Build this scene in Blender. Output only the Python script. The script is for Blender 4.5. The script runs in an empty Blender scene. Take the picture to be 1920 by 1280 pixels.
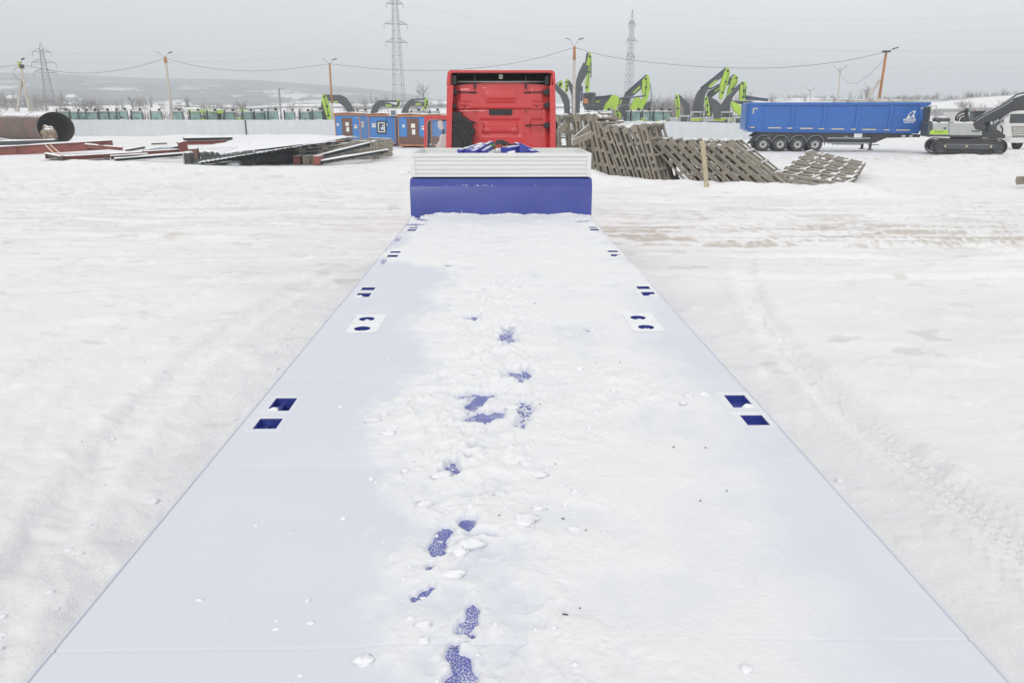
import bpy, math, random
import numpy as np
from mathutils import Vector, Matrix, Euler, noise as mnoise

random.seed(7)
HAZE = 0.0008
S = bpy.context.scene
COL = S.collection
R_ = math.radians

# ------------------------------------------------------------------ camera
CAM_Z = 2.7
FPX = 1400.0                      # focal length for a 1920 pixel wide picture
PITCH = math.atan(425 / FPX)
YAW = math.atan(27 * math.cos(PITCH) / FPX)
cd = bpy.data.cameras.new('camera')
cd.sensor_width = 36.0
cd.lens = 36.0 * FPX / 1920
cd.clip_start = 0.05
cd.clip_end = 20000
cam = bpy.data.objects.new('camera', cd)
COL.objects.link(cam)
cam.location = (0, 0, CAM_Z)
cam.rotation_euler = (math.pi / 2 - PITCH, 0, -YAW)
S.camera = cam

# ------------------------------------------------------------------ overcast sky and soft sun
SUN_EL, SUN_AZ = 30.0, -162.0     # behind and to the left of the camera
w = bpy.data.worlds.new('World')
S.world = w
w.use_nodes = True
nt = w.node_tree
nt.nodes.clear()
N, L = nt.nodes.new, nt.links.new
out = N('ShaderNodeOutputWorld')
bg = N('ShaderNodeBackground')
sky = N('ShaderNodeTexSky')
sky.sky_type = 'NISHITA'
sky.sun_disc = False
sky.sun_elevation = R_(SUN_EL)
sky.sun_rotation = R_(SUN_AZ)
hs = N('ShaderNodeHueSaturation')
hs.inputs['Saturation'].default_value = 0.25
L(sky.outputs[0], hs.inputs['Color'])
tc = N('ShaderNodeTexCoord')
sep = N('ShaderNodeSeparateXYZ')
L(tc.outputs['Generated'], sep.inputs[0])
mr = N('ShaderNodeMapRange')      # cloud layer: a little brighter towards the zenith
mr.inputs[1].default_value = 0.0
mr.inputs[2].default_value = 1.0
mr.inputs[3].default_value = 1.03
mr.inputs[4].default_value = 1.06
L(sep.outputs[2], mr.inputs[0])
cn = N('ShaderNodeTexNoise')
cn.inputs['Scale'].default_value = 2.2
cn.inputs['Detail'].default_value = 4
L(tc.outputs['Generated'], cn.inputs['Vector'])
cm = N('ShaderNodeMapRange')
cm.inputs[1].default_value = 0.3
cm.inputs[2].default_value = 0.7
cm.inputs[3].default_value = 0.95
cm.inputs[4].default_value = 1.05
L(cn.outputs[0], cm.inputs[0])
mul = N('ShaderNodeMath'); mul.operation = 'MULTIPLY'
xr = N('ShaderNodeMapRange'); xr.interpolation_type = 'SMOOTHSTEP'   # cloud thins out from left to right
xr.inputs[1].default_value = -0.75; xr.inputs[2].default_value = 0.15; xr.inputs[3].default_value = 0.84; xr.inputs[4].default_value = 1.03
L(sep.outputs[0], xr.inputs[0])
mul0 = N('ShaderNodeMath'); mul0.operation = 'MULTIPLY'
L(mr.outputs[0], mul0.inputs[0]); L(xr.outputs[0], mul0.inputs[1])
L(mul0.outputs[0], mul.inputs[0]); L(cm.outputs[0], mul.inputs[1])
vs = N('ShaderNodeVectorMath'); vs.operation = 'SCALE'
vs.inputs[0].default_value = (8.25, 8.2, 8.2)
L(mul.outputs[0], vs.inputs['Scale'])
mx = N('ShaderNodeMix'); mx.data_type = 'RGBA'
mx.inputs[0].default_value = 0.95
L(hs.outputs[0], mx.inputs[6]); L(vs.outputs[0], mx.inputs[7])
L(mx.outputs[2], bg.inputs['Color'])
bg.inputs['Strength'].default_value = 0.1
L(bg.outputs[0], out.inputs[0])

sd = bpy.data.lights.new('sun', 'SUN')
sd.energy = 1.15
sd.angle = R_(25)
sd.color = (1.0, 0.97, 0.93)
sun = bpy.data.objects.new('sun', sd)
COL.objects.link(sun)
az, el = R_(SUN_AZ), R_(SUN_EL)
sdir = Vector((math.sin(az) * math.cos(el), math.cos(az) * math.cos(el), math.sin(el)))
sun.rotation_euler = (-sdir).to_track_quat('-Z', 'Y').to_euler()
sun.location = (-20, -30, 40)

S.view_settings.view_transform = 'Standard'
S.view_settings.look = 'None'
S.view_settings.exposure = 0.07
S.view_settings.gamma = 1.0
S.view_settings.use_curve_mapping = False
S.render.engine = 'CYCLES'
S.cycles.volume_bounces = 2
S.cycles.max_bounces = 8
S.cycles.volume_step_rate = 10

# ------------------------------------------------------------------ surveying helpers
_rx = Vector((math.cos(YAW), -math.sin(YAW), 0))
_hf = Vector((math.sin(YAW), math.cos(YAW), 0))
def ray(px, py):
    x = (px - 960) / FPX; y = (640 - py) / FPX
    f = y * math.sin(PITCH) + math.cos(PITCH)
    u = y * math.cos(PITCH) - math.sin(PITCH)
    return _rx * x + _hf * f + Vector((0, 0, u))
def G(px, py, z=0.0):
    "point on the level z seen at a photo position"
    d = ray(px, py); t = (z - CAM_Z) / d.z
    return Vector((d.x * t, d.y * t, z))
def P(px, py, Y):
    "point at the distance Y in front of the camera"
    d = ray(px, py); t = Y / d.y
    return Vector((d.x * t, Y, CAM_Z + d.z * t))

# ------------------------------------------------------------------ noise for terrain and snow
def _hash(ix, iy, seed):
    n = (ix.astype(np.int64) * 374761393 + iy.astype(np.int64) * 668265263 + seed * 1274126177) & 0xffffffff
    n = ((n ^ (n >> 13)) * 1274126177) & 0xffffffff
    return ((n ^ (n >> 16)) & 0xffff) / 65535.0
def vn(x, y, seed=0):
    ix = np.floor(x); iy = np.floor(y)
    fx = x - ix; fy = y - iy
    fx = fx * fx * fx * (fx * (fx * 6 - 15) + 10); fy = fy * fy * fy * (fy * (fy * 6 - 15) + 10)
    a = _hash(ix, iy, seed); b = _hash(ix + 1, iy, seed)
    c = _hash(ix, iy + 1, seed); d = _hash(ix + 1, iy + 1, seed)
    return (a + (b - a) * fx) * (1 - fy) + (c + (d - c) * fx) * fy
def fbm(x, y, seed=0, o=4, g=0.5):
    s = 0; a = 1; t = 0
    for k in range(o):
        s = s + a * vn(x * 2 ** k + 17.3 * k, y * 2 ** k - 9.1 * k, seed + k * 31); t += a; a *= g
    return s / t
def sst(a, b, x):
    t = np.clip((x - a) / (b - a), 0, 1)
    return t * t * (3 - 2 * t)

# ------------------------------------------------------------------ materials
MATS = {}
def mat(name, col, rough=0.6, metal=0.0, var=0.1, scale=3.0, bump=0.0, bscale=30.0, snow=0.0,
        col2=None, mixscale=4.0, mixw=0.5, stretch=(1, 1, 1), spec=0.5, coat=0.0, bdist=0.01):
    if name in MATS: return MATS[name]
    m = bpy.data.materials.new(name); m.use_nodes = True
    t = m.node_tree; n = t.nodes.new; l = t.links.new
    b = t.nodes['Principled BSDF']
    b.inputs['Roughness'].default_value = rough
    b.inputs['Metallic'].default_value = metal
    b.inputs['Specular IOR Level'].default_value = spec
    b.inputs['Coat Weight'].default_value = coat
    b.inputs['Coat Roughness'].default_value = 0.12
    co = n('ShaderNodeTexCoord'); mp = n('ShaderNodeMapping')
    mp.inputs['Scale'].default_value = stretch
    oi = n('ShaderNodeObjectInfo')
    va = n('ShaderNodeVectorMath'); va.operation = 'ADD'
    vm = n('ShaderNodeVectorMath'); vm.operation = 'SCALE'
    cb = n('ShaderNodeCombineXYZ')
    l(oi.outputs['Random'], cb.inputs[0]); l(oi.outputs['Random'], cb.inputs[1])
    vm.inputs['Scale'].default_value = 37.0
    l(cb.outputs[0], vm.inputs[0])
    l(co.outputs['Object'], mp.inputs['Vector'])
    l(mp.outputs[0], va.inputs[0]); l(vm.outputs[0], va.inputs[1])
    no = n('ShaderNodeTexNoise'); no.inputs['Scale'].default_value = scale; no.inputs['Detail'].default_value = 5
    l(va.outputs[0], no.inputs['Vector'])
    c = (*col, 1)
    mr = n('ShaderNodeMapRange'); mr.inputs[1].default_value = 0.25; mr.inputs[2].default_value = 0.75
    mr.inputs[3].default_value = 1 - var; mr.inputs[4].default_value = 1 + var
    l(no.outputs[0], mr.inputs[0])
    cur = None
    if col2:
        n2 = n('ShaderNodeTexNoise'); n2.inputs['Scale'].default_value = mixscale; n2.inputs['Detail'].default_value = 6
        n2.inputs['Roughness'].default_value = 0.65
        l(va.outputs[0], n2.inputs['Vector'])
        r2 = n('ShaderNodeMapRange'); r2.inputs[1].default_value = mixw - 0.08; r2.inputs[2].default_value = mixw + 0.08
        l(n2.outputs[0], r2.inputs[0])
        x2 = n('ShaderNodeMix'); x2.data_type = 'RGBA'
        x2.inputs[6].default_value = c; x2.inputs[7].default_value = (*col2, 1)
        l(r2.outputs[0], x2.inputs[0]); cur = x2.outputs[2]
    sc = n('ShaderNodeVectorMath'); sc.operation = 'SCALE'
    if cur: l(cur, sc.inputs[0])
    else: sc.inputs[0].default_value = col
    l(mr.outputs[0], sc.inputs['Scale'])
    cur = sc.outputs[0]
    if snow > 0:                                    # loose snow lying on whatever faces up
        ge = n('ShaderNodeNewGeometry'); sp = n('ShaderNodeSeparateXYZ'); l(ge.outputs['Normal'], sp.inputs[0])
        ns = n('ShaderNodeTexNoise'); ns.inputs['Scale'].default_value = 7.0; ns.inputs['Detail'].default_value = 4
        l(va.outputs[0], ns.inputs['Vector'])
        ad = n('ShaderNodeMath'); ad.operation = 'MULTIPLY_ADD'
        ad.inputs[1].default_value = 0.7
        l(ns.outputs[0], ad.inputs[0]); l(sp.outputs[2], ad.inputs[2])
        rs = n('ShaderNodeMapRange'); rs.inputs[1].default_value = 1.3 - 0.55 * snow; rs.inputs[2].default_value = 1.42 - 0.55 * snow
        l(ad.outputs[0], rs.inputs[0])
        x3 = n('ShaderNodeMix'); x3.data_type = 'RGBA'
        l(rs.outputs[0], x3.inputs[0]); l(cur, x3.inputs[6]); x3.inputs[7].default_value = (0.86, 0.87, 0.89, 1)
        cur = x3.outputs[2]
    l(cur, b.inputs['Base Color'])
    rm = n('ShaderNodeMapRange'); rm.inputs[3].default_value = max(0.02, rough - 0.1); rm.inputs[4].default_value = min(1, rough + 0.1)
    l(no.outputs[0], rm.inputs[0]); l(rm.outputs[0], b.inputs['Roughness'])
    if bump > 0:
        nb = n('ShaderNodeTexNoise'); nb.inputs['Scale'].default_value = bscale; nb.inputs['Detail'].default_value = 6
        l(va.outputs[0], nb.inputs['Vector'])
        bp = n('ShaderNodeBump'); bp.inputs['Strength'].default_value = bump; bp.inputs['Distance'].default_value = bdist
        l(nb.outputs[0], bp.inputs['Height']); l(bp.outputs[0], b.inputs['Normal'])
    MATS[name] = m
    return m

def glass_mat(name, col, rough=0.05, trans=0.35):
    if name in MATS: return MATS[name]
    m = bpy.data.materials.new(name); m.use_nodes = True
    t = m.node_tree; n = t.nodes.new; l = t.links.new
    b = t.nodes['Principled BSDF']; o = t.nodes['Material Output']
    no = n('ShaderNodeTexNoise'); no.inputs['Scale'].default_value = 1.6
    co = n('ShaderNodeTexCoord'); l(co.outputs['Object'], no.inputs['Vector'])
    mr = n('ShaderNodeMapRange'); mr.inputs[3].default_value = 0.75; mr.inputs[4].default_value = 1.25; l(no.outputs[0], mr.inputs[0])
    sc = n('ShaderNodeVectorMath'); sc.operation = 'SCALE'; sc.inputs[0].default_value = col
    l(mr.outputs[0], sc.inputs['Scale']); l(sc.outputs[0], b.inputs['Base Color'])
    b.inputs['Roughness'].default_value = rough
    tr = n('ShaderNodeBsdfTransparent'); tr.inputs[0].default_value = (*[min(1, c * 1.5 + 0.3) for c in col], 1)
    mxs = n('ShaderNodeMixShader'); mxs.inputs[0].default_value = trans
    l(b.outputs[0], mxs.inputs[1]); l(tr.outputs[0], mxs.inputs[2]); l(mxs.outputs[0], o.inputs[0])
    MATS[name] = m
    return m

M_BLUE = mat('blue_paint', (0.034, 0.054, 0.29), 0.34, var=0.06, scale=2.0, bump=0.15, bscale=6, coat=0.35, col2=(0.045, 0.066, 0.325), mixscale=1.5)
M_WHITE = mat('white_aluminium', (0.74, 0.75, 0.73), 0.45, var=0.03, scale=3, bump=0.05, bscale=8)
M_RED = mat('red_paint', (0.64, 0.05, 0.052), 0.25, var=0.04, scale=2, coat=0.7)
M_BLACK = mat('black_plastic', (0.022, 0.023, 0.025), 0.5, var=0.2, scale=6, bump=0.1)
M_DARK = mat('dark_steel', (0.045, 0.047, 0.05), 0.55, var=0.25, scale=4)
M_RUBBER = mat('rubber', (0.04, 0.041, 0.042), 0.85, var=0.25, scale=8, bump=0.4, bscale=40, col2=(0.16, 0.16, 0.16), mixscale=3, mixw=0.62)
M_RIM = mat('grey_rim', (0.33, 0.34, 0.35), 0.5, metal=0.3, var=0.15)
M_STEEL = mat('galvanised_steel', (0.36, 0.37, 0.38), 0.5, metal=0.4, var=0.15)
M_WOOD = mat('weathered_wood', (0.305, 0.27, 0.215), 0.85, var=0.35, scale=5, bump=0.5, bscale=25, stretch=(3, 3, 0.6), snow=0.36, col2=(0.24, 0.22, 0.18), mixscale=2.5)
M_WOODN = mat('pale_wood', (0.44, 0.38, 0.26), 0.8, var=0.2, scale=5, bump=0.3, stretch=(3, 3, 0.5), snow=0.3)
M_PRIMER = mat('red_oxide_primer', (0.25, 0.075, 0.06), 0.7, var=0.3, scale=2, bump=0.3, snow=0.9, col2=(0.15, 0.07, 0.055), mixscale=1.2, mixw=0.6)
M_RUST = mat('rusty_steel', (0.16, 0.085, 0.066), 0.8, var=0.3, scale=1.5, bump=0.4, snow=0.5, col2=(0.10, 0.085, 0.07), mixscale=0.9, mixw=0.5)
M_SHEET = mat('grey_green_sheet', (0.27, 0.33, 0.33), 0.5, var=0.15, snow=0.25)
M_SHEETD = mat('dark_sheet', (0.06, 0.068, 0.068), 0.6, var=0.3, snow=0.1)
M_LIME = mat('lime_paint', (0.40, 0.62, 0.05), 0.4, var=0.1, scale=2, snow=0.25)
M_BOOM = mat('charcoal_paint', (0.065, 0.07, 0.078), 0.45, var=0.2, scale=2, snow=0.45)
M_BOOMB = mat('navy_hose', (0.05, 0.06, 0.12), 0.5, var=0.2, snow=0.3)
M_GREY = mat('grey_body_paint', (0.42, 0.43, 0.43), 0.4, var=0.06, snow=0.8)
M_CABGL = glass_mat('green_cab_glass', (0.36, 0.56, 0.51), 0.12, 0.5)
M_DKGL = glass_mat('dark_glass', (0.06, 0.075, 0.08), 0.06, 0.15)
M_GLASS = glass_mat('clear_glass', (0.5, 0.55, 0.55), 0.03, 0.85)
M_CONC = mat('concrete', (0.42, 0.40, 0.36), 0.9, var=0.15, scale=2, bump=0.3)
M_ORANGE = mat('orange_paint', (0.52, 0.21, 0.07), 0.7, var=0.25, scale=2, snow=0.35)
M_HUT = mat('hut_blue', (0.055, 0.225, 0.56), 0.6, var=0.08, scale=2, bump=0.1)
M_DOOR = mat('brown_door', (0.15, 0.075, 0.055), 0.6, var=0.2, scale=3, stretch=(4, 4, 0.5))
M_PAPER = mat('paper', (0.78, 0.78, 0.74), 0.8, var=0.05)
M_PRINT = mat('grey_print', (0.30, 0.30, 0.34), 0.8, var=0.1)
M_REDP = mat('red_print', (0.55, 0.08, 0.09), 0.8, var=0.1)
M_FENCE = mat('pale_grey_sheet', (0.63, 0.66, 0.69), 0.5, var=0.04, scale=0.6)
M_TIP = mat('tipper_blue', (0.018, 0.125, 0.44), 0.4, var=0.07, scale=1.2, coat=0.2, snow=0.12)
M_YEL = mat('reflective_tape', (0.66, 0.56, 0.34), 0.5, var=0.1)
M_PRN = mat('white_print', (0.82, 0.83, 0.85), 0.5, var=0.02)
M_PYL = mat('pylon_steel', (0.27, 0.28, 0.30), 0.6, metal=0.2, var=0.1)
M_WIRE = mat('wire_black', (0.03, 0.03, 0.032), 0.6)
M_WIREG = mat('wire_grey', (0.30, 0.31, 0.33), 0.6)
M_TWIG = mat('bare_twigs', (0.22, 0.195, 0.185), 0.9, var=0.3, scale=0.1)
M_SNOWP = mat('packed_snow', (0.87, 0.88, 0.90), 0.7, var=0.03, scale=3, bump=0.5, bscale=9, spec=0.3, bdist=0.03)

# ------------------------------------------------------------------ mesh builder
class MB:
    def __init__(s): s.v = []; s.f = []
    def add(s, vs, fs, X=None):
        o = len(s.v)
        if X is not None: vs = [X @ Vector(p) for p in vs]
        s.v += [tuple(p) for p in vs]
        s.f += [[i + o for i in f] for f in fs]
        return s
    def box(s, c, d, X=None, taper=1.0):
        x, y, z = d[0] / 2, d[1] / 2, d[2] / 2; k = taper
        vs = [(c[0] - x, c[1] - y, c[2] - z), (c[0] + x, c[1] - y, c[2] - z), (c[0] + x, c[1] + y, c[2] - z), (c[0] - x, c[1] + y, c[2] - z),
              (c[0] - x * k, c[1] - y * k, c[2] + z), (c[0] + x * k, c[1] - y * k, c[2] + z), (c[0] + x * k, c[1] + y * k, c[2] + z), (c[0] - x * k, c[1] + y * k, c[2] + z)]
        return s.add(vs, [(3, 2, 1, 0), (4, 5, 6, 7), (0, 1, 5, 4), (1, 2, 6, 5), (2, 3, 7, 6), (3, 0, 4, 7)], X)
    def beam(s, p, q, w, h, up=(0, 0, 1)):
        p = Vector(p); q = Vector(q); d = q - p; ln = d.length
        if ln < 1e-6: return s
        z = d / ln; u = Vector(up)
        if abs(z.dot(u)) > 0.98: u = Vector((0, 1, 0))
        x = u.cross(z).normalized(); y = z.cross(x)
        X = Matrix(((x.x, y.x, z.x, p.x), (x.y, y.y, z.y, p.y), (x.z, y.z, z.z, p.z), (0, 0, 0, 1)))
        return s.box((0, 0, ln / 2), (w, h, ln), X)
    def tube(s, pts, r, n=8, cap=True):
        pts = [Vector(p) for p in pts]; o = len(s.v); m = len(pts)
        u = None
        for i, p in enumerate(pts):
            d = (pts[min(i + 1, m - 1)] - pts[max(i - 1, 0)]).normalized()
            if u is None:
                u = Vector((0, 0, 1)) if abs(d.z) < 0.9 else Vector((1, 0, 0))
            a = (u - d * u.dot(d)).normalized(); u = a; b = d.cross(a)
            rr = r[i] if isinstance(r, (list, tuple)) else r
            for k in range(n):
                t = 2 * math.pi * k / n
                s.v.append(tuple(p + a * (rr * math.cos(t)) + b * (rr * math.sin(t))))
        for i in range(m - 1):
            for k in range(n):
                k2 = (k + 1) % n
                s.f.append([o + i * n + k, o + i * n + k2, o + (i + 1) * n + k2, o + (i + 1) * n + k])
        if cap:
            s.f.append([o + k for k in range(n)][::-1]); s.f.append([o + (m - 1) * n + k for k in range(n)])
        return s
    def prism(s, poly, fn, t0, t1):
        "outline (u, v) swept from t0 to t1; fn(u, v, t) gives the point"
        n = len(poly)
        vs = [fn(u, v, t0) for u, v in poly] + [fn(u, v, t1) for u, v in poly]
        fs = [list(range(n))[::-1], [n + i for i in range(n)]]
        for i in range(n):
            j = (i + 1) % n; fs.append([i, j, n + j, n + i])
        return s.add(vs, fs)
    def lathe(s, prof, n=24, X=None, close=True):
        vs = []; m = len(prof)
        for k in range(n):
            t = 2 * math.pi * k / n
            for r, z in prof: vs.append((r * math.cos(t), r * math.sin(t), z))
        fs = []
        for k in range(n):
            k2 = (k + 1) % n
            for i in range(m - 1): fs.append([k * m + i, k2 * m + i, k2 * m + i + 1, k * m + i + 1])
        return s.add(vs, fs, X)
    def blob(s, c, r, seed=0, nu=10, nv=7, amp=0.3):
        vs = []; c = Vector(c)
        for j in range(nv + 1):
            ph = math.pi * j / nv
            for i in range(nu):
                t = 2 * math.pi * i / nu
                d = Vector((math.sin(ph) * math.cos(t), math.sin(ph) * math.sin(t), math.cos(ph)))
                k = 1 + amp * mnoise.noise(d * 1.7 + Vector((seed * 3.1, seed * 1.7, 0))) + amp * 0.5 * mnoise.noise(d * 4 + Vector((seed, 0, 5)))
                vs.append((c.x + d.x * r[0] * k, c.y + d.y * r[1] * k, c.z + d.z * r[2] * k))
        fs = []
        for j in range(nv):
            for i in range(nu):
                i2 = (i + 1) % nu; fs.append([j * nu + i, (j + 1) * nu + i, (j + 1) * nu + i2, j * nu + i2])
        return s.add(vs, fs)
    def grid(s, nx, ny, fn):
        vs = [fn(i / nx, j / ny) for j in range(ny + 1) for i in range(nx + 1)]
        fs = [[j * (nx + 1) + i, j * (nx + 1) + i + 1, (j + 1) * (nx + 1) + i + 1, (j + 1) * (nx + 1) + i] for j in range(ny) for i in range(nx)]
        return s.add(vs, fs)
    def mesh(s, name, m, smooth=False):
        me = bpy.data.meshes.new(name)
        me.from_pydata(s.v, [], s.f); me.materials.append(m); me.validate()
        if smooth: me.polygons.foreach_set('use_smooth', [True] * len(me.polygons))
        me.update(); return me
    def build(s, name, m, parent=None, smooth=False, bevel=0.0, seg=2, label=None, kind=None, fix=False):
        me = s.mesh(name, m, smooth)
        if fix:
            import bmesh
            b = bmesh.new(); b.from_mesh(me); bmesh.ops.recalc_face_normals(b, faces=b.faces); b.to_mesh(me); b.free()
        o = bpy.data.objects.new(name, me); COL.objects.link(o)
        if parent: o.parent = parent
        if bevel:
            bm = o.modifiers.new('bevel', 'BEVEL'); bm.width = bevel; bm.segments = seg; bm.limit_method = 'ANGLE'; bm.angle_limit = R_(35)
            if smooth or seg > 1:
                me.polygons.foreach_set('use_smooth', [True] * len(me.polygons))
                bm.harden_normals = True
        if label: o['label'] = label
        if kind: o['kind'] = kind
        return o

def tag(o, label, cat, group=None, kind=None):
    o['label'] = label; o['category'] = cat
    if group: o['group'] = group
    if kind: o['kind'] = kind
    return o
def thing(name, label, cat, loc, rz=0.0, group=None):
    o = bpy.data.objects.new(name, None); COL.objects.link(o)
    o.location = loc; o.rotation_euler = (0, 0, rz); o.empty_display_size = 0.3
    return tag(o, label, cat, group)
def put(me, name, parent=None, loc=(0, 0, 0), rot=(0, 0, 0), scale=None):
    o = bpy.data.objects.new(name, me); COL.objects.link(o)
    o.location = loc; o.rotation_euler = rot
    if scale: o.scale = scale
    if parent: o.parent = parent
    return o
def copy_tree(o, loc=None, rz=None, label=None):
    c = o.copy(); COL.objects.link(c)
    if loc is not None: c.location = loc
    if rz is not None: c.rotation_euler = (0, 0, rz)
    if label: c['label'] = label
    for ch in o.children:
        d = ch.copy(); COL.objects.link(d); d.parent = c
        for g in ch.children:
            e = g.copy(); COL.objects.link(e); e.parent = d
    return c
def np_mesh(name, V, F, m, attrs=None, smooth=True):
    me = bpy.data.meshes.new(name)
    me.vertices.add(len(V)); me.vertices.foreach_set('co', V.astype(np.float32).ravel())
    nf = len(F)
    me.loops.add(nf * 4); me.loops.foreach_set('vertex_index', F.astype(np.int32).ravel())
    me.polygons.add(nf); me.polygons.foreach_set('loop_start', np.arange(0, nf * 4, 4, dtype=np.int32))
    if smooth: me.polygons.foreach_set('use_smooth', np.ones(nf, dtype=bool))
    me.update(calc_edges=True)
    for k, a in (attrs or {}).items():
        at = me.attributes.new(k, 'FLOAT', 'POINT'); at.data.foreach_set('value', a.astype(np.float32).ravel())
    me.materials.append(m)
    o = bpy.data.objects.new(name, me); COL.objects.link(o)
    return o

# ================================================================== GROUND
def hill_table():
    tab = [(-1400, 150), (0, 151), (120, 150), (250, 156), (480, 158), (600, 163), (700, 171), (780, 181), (850, 196), (950, 208), (1040, 212), (2600, 212)]
    a = [P(px, 215, 1).x for px, _ in tab]
    h = [P(px, py, 2150).z for px, py in tab]
    return np.array(a), np.array(h)
HA, HH = hill_table()
_tt = [(-1400, 196), (0, 197), (300, 197), (470, 202), (620, 197), (740, 191), (830, 190), (1040, 196), (1250, 197), (1500, 190), (1740, 187), (2600, 186)]
TA = np.array([P(px, 215, 1).x for px, _ in _tt]); TH = np.array([P(px, py, 300).z for px, py in _tt])
TRX = [  # wheel tracks that run across the yard: y0, slope, curve, x-centre, depth
    (13.2, 0.05, 0.004, 0, .05), (15.6, -0.02, -0.002, 6, .06), (16.9, -0.06, 0.003, 6, .08), (18.2, 0.03, 0.002, 5, .06), (20.5, -0.04, 0.001, -8, .05),
    (23.5, 0.06, -0.001, 5, .06), (27.0, 0.02, 0.002, 12, .07), (33.0, -0.03, 0.0, 0, .06), (36.5, 0.05, 0.001, 20, .07), (47.0, 0.04, 0, 25, .08), (41, -.08, 0, 30, .08)]
TRY = [  # tracks that run along the trailer: x0, slope, curve, y-centre, depth
    (3.35, 0.03, 0.02, 6.5, .055), (-3.3, -0.15, 0.03, 6.0, .04), (-5.2, 0.10, 0.01, 7.0, .035), (5.6, -0.05, 0.015, 8, .03), (8.5, 0.25, .01, 10, .03), (-8.5, .2, -.01, 9, .03)]
def rut(d, depth, w=0.17):
    return -depth * np.exp(-(d / w) ** 4) + 0.45 * depth * (np.exp(-((d - 1.7 * w) / (0.6 * w)) ** 2) + np.exp(-((d + 1.7 * w) / (0.6 * w)) ** 2))
def bank(x, y, p, q, h, wd, seed):
    px, py = p; qx, qy = q
    dx, dy = qx - px, qy - py; ln = math.hypot(dx, dy)
    t = ((x - px) * dx + (y - py) * dy) / ln ** 2; tc = np.clip(t, 0, 1)
    d = np.hypot(x - px - tc * dx, y - py - tc * dy)
    return h * np.exp(-(d / wd) ** 2) * (0.6 + 0.8 * fbm(x * 0.8, y * 0.8, seed, 3))
def terrain(x, y, full=True):
    r = np.hypot(x, y)
    near = 1 - sst(25, 70, r)
    z = (fbm(x * 0.22, y * 0.3, 3, 3) - 0.5) * 0.16 + (fbm(x * 0.9, y * 1.3, 5, 4) - 0.5) * 0.06
    z = z + (fbm(x * 5, y * 5, 9, 4) - 0.5) * 0.028 * near * (0.3 + 1.4 * fbm(x * 0.5, y * 0.5, 12, 2))
    z = z + np.maximum(0, fbm(x * 2.2, y * 2.6, 14, 3) - 0.60) * 0.14 * near
    wob = (fbm(x * 0.15, y * 0.15, 21, 2) - 0.5) * 1.6
    for (y0, s, c, xc, dp) in TRX:
        base = y - (y0 + s * (x - xc) + c * (x - xc) ** 2 + wob)
        br = sst(0.35, 0.6, fbm(x * 0.12, y * 0.05 + y0, 33, 2))
        for off in (-0.95, 0.95):
            z = z + rut(base - off, dp) * (0.4 + 0.6 * br)
    for (x0, s, c, yc, dp) in TRY:
        dp = dp * .7
        d = x - (x0 + s * (y - yc) + c * (y - yc) ** 2)
        tread = (0.6 + 0.7 * (np.sin(y * 62 + 3 * np.sign(d) + d * 18) > 0.1)) if x0 == 3.35 else .4 + 1.2 * fbm(x * 6, y * 9, 17, 2)
        m = near * (1 - sst(11, 20, y))
        z = z + rut(d, dp) * m * tread
    z = z + bank(x, y, (3.0, 29.6), (12.5, 26.3), 0.34, 0.9, 41) + bank(x, y, (1.6, 31), (3.4, 29.6), 0.3, 1.0, 42)
    z = z + bank(x, y, (-17.6, 40.6), (-9.5, 40.3), 0.14, 1.2, 43) + bank(x, y, (-30, 46), (-19, 42.2), 0.22, 1.6, 44)
    z = z + bank(x, y, (-42, 101), (-24, 102), 0.25, 1.4, 45) + bank(x, y, (12.5, 34), (20, 45), 0.15, 2.0, 46) + bank(x, y, (30, 50.2), (36, 50.4), 0.18, 1.0, 48)
    az = x / np.maximum(y, 1e-3)
    th = np.where(y > 0, np.interp(az, TA, TH), 6.0)
    z = z + th * sst(145, 300, r) + (fbm(x * 0.03, y * 0.03, 51, 3) - 0.5) * 2.2 * sst(160, 280, r)
    hh = np.where(y > 0, np.interp(az, HA, HH), 10.0)
    z = z + np.maximum(0, hh - th) * sst(600, 2150, r) * (0.93 + 0.14 * fbm(x * 0.003, y * 0.003, 61, 4))
    z = z - 12 * sst(320, 600, r) * (1 - sst(600, 1100, r))
    return z

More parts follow.
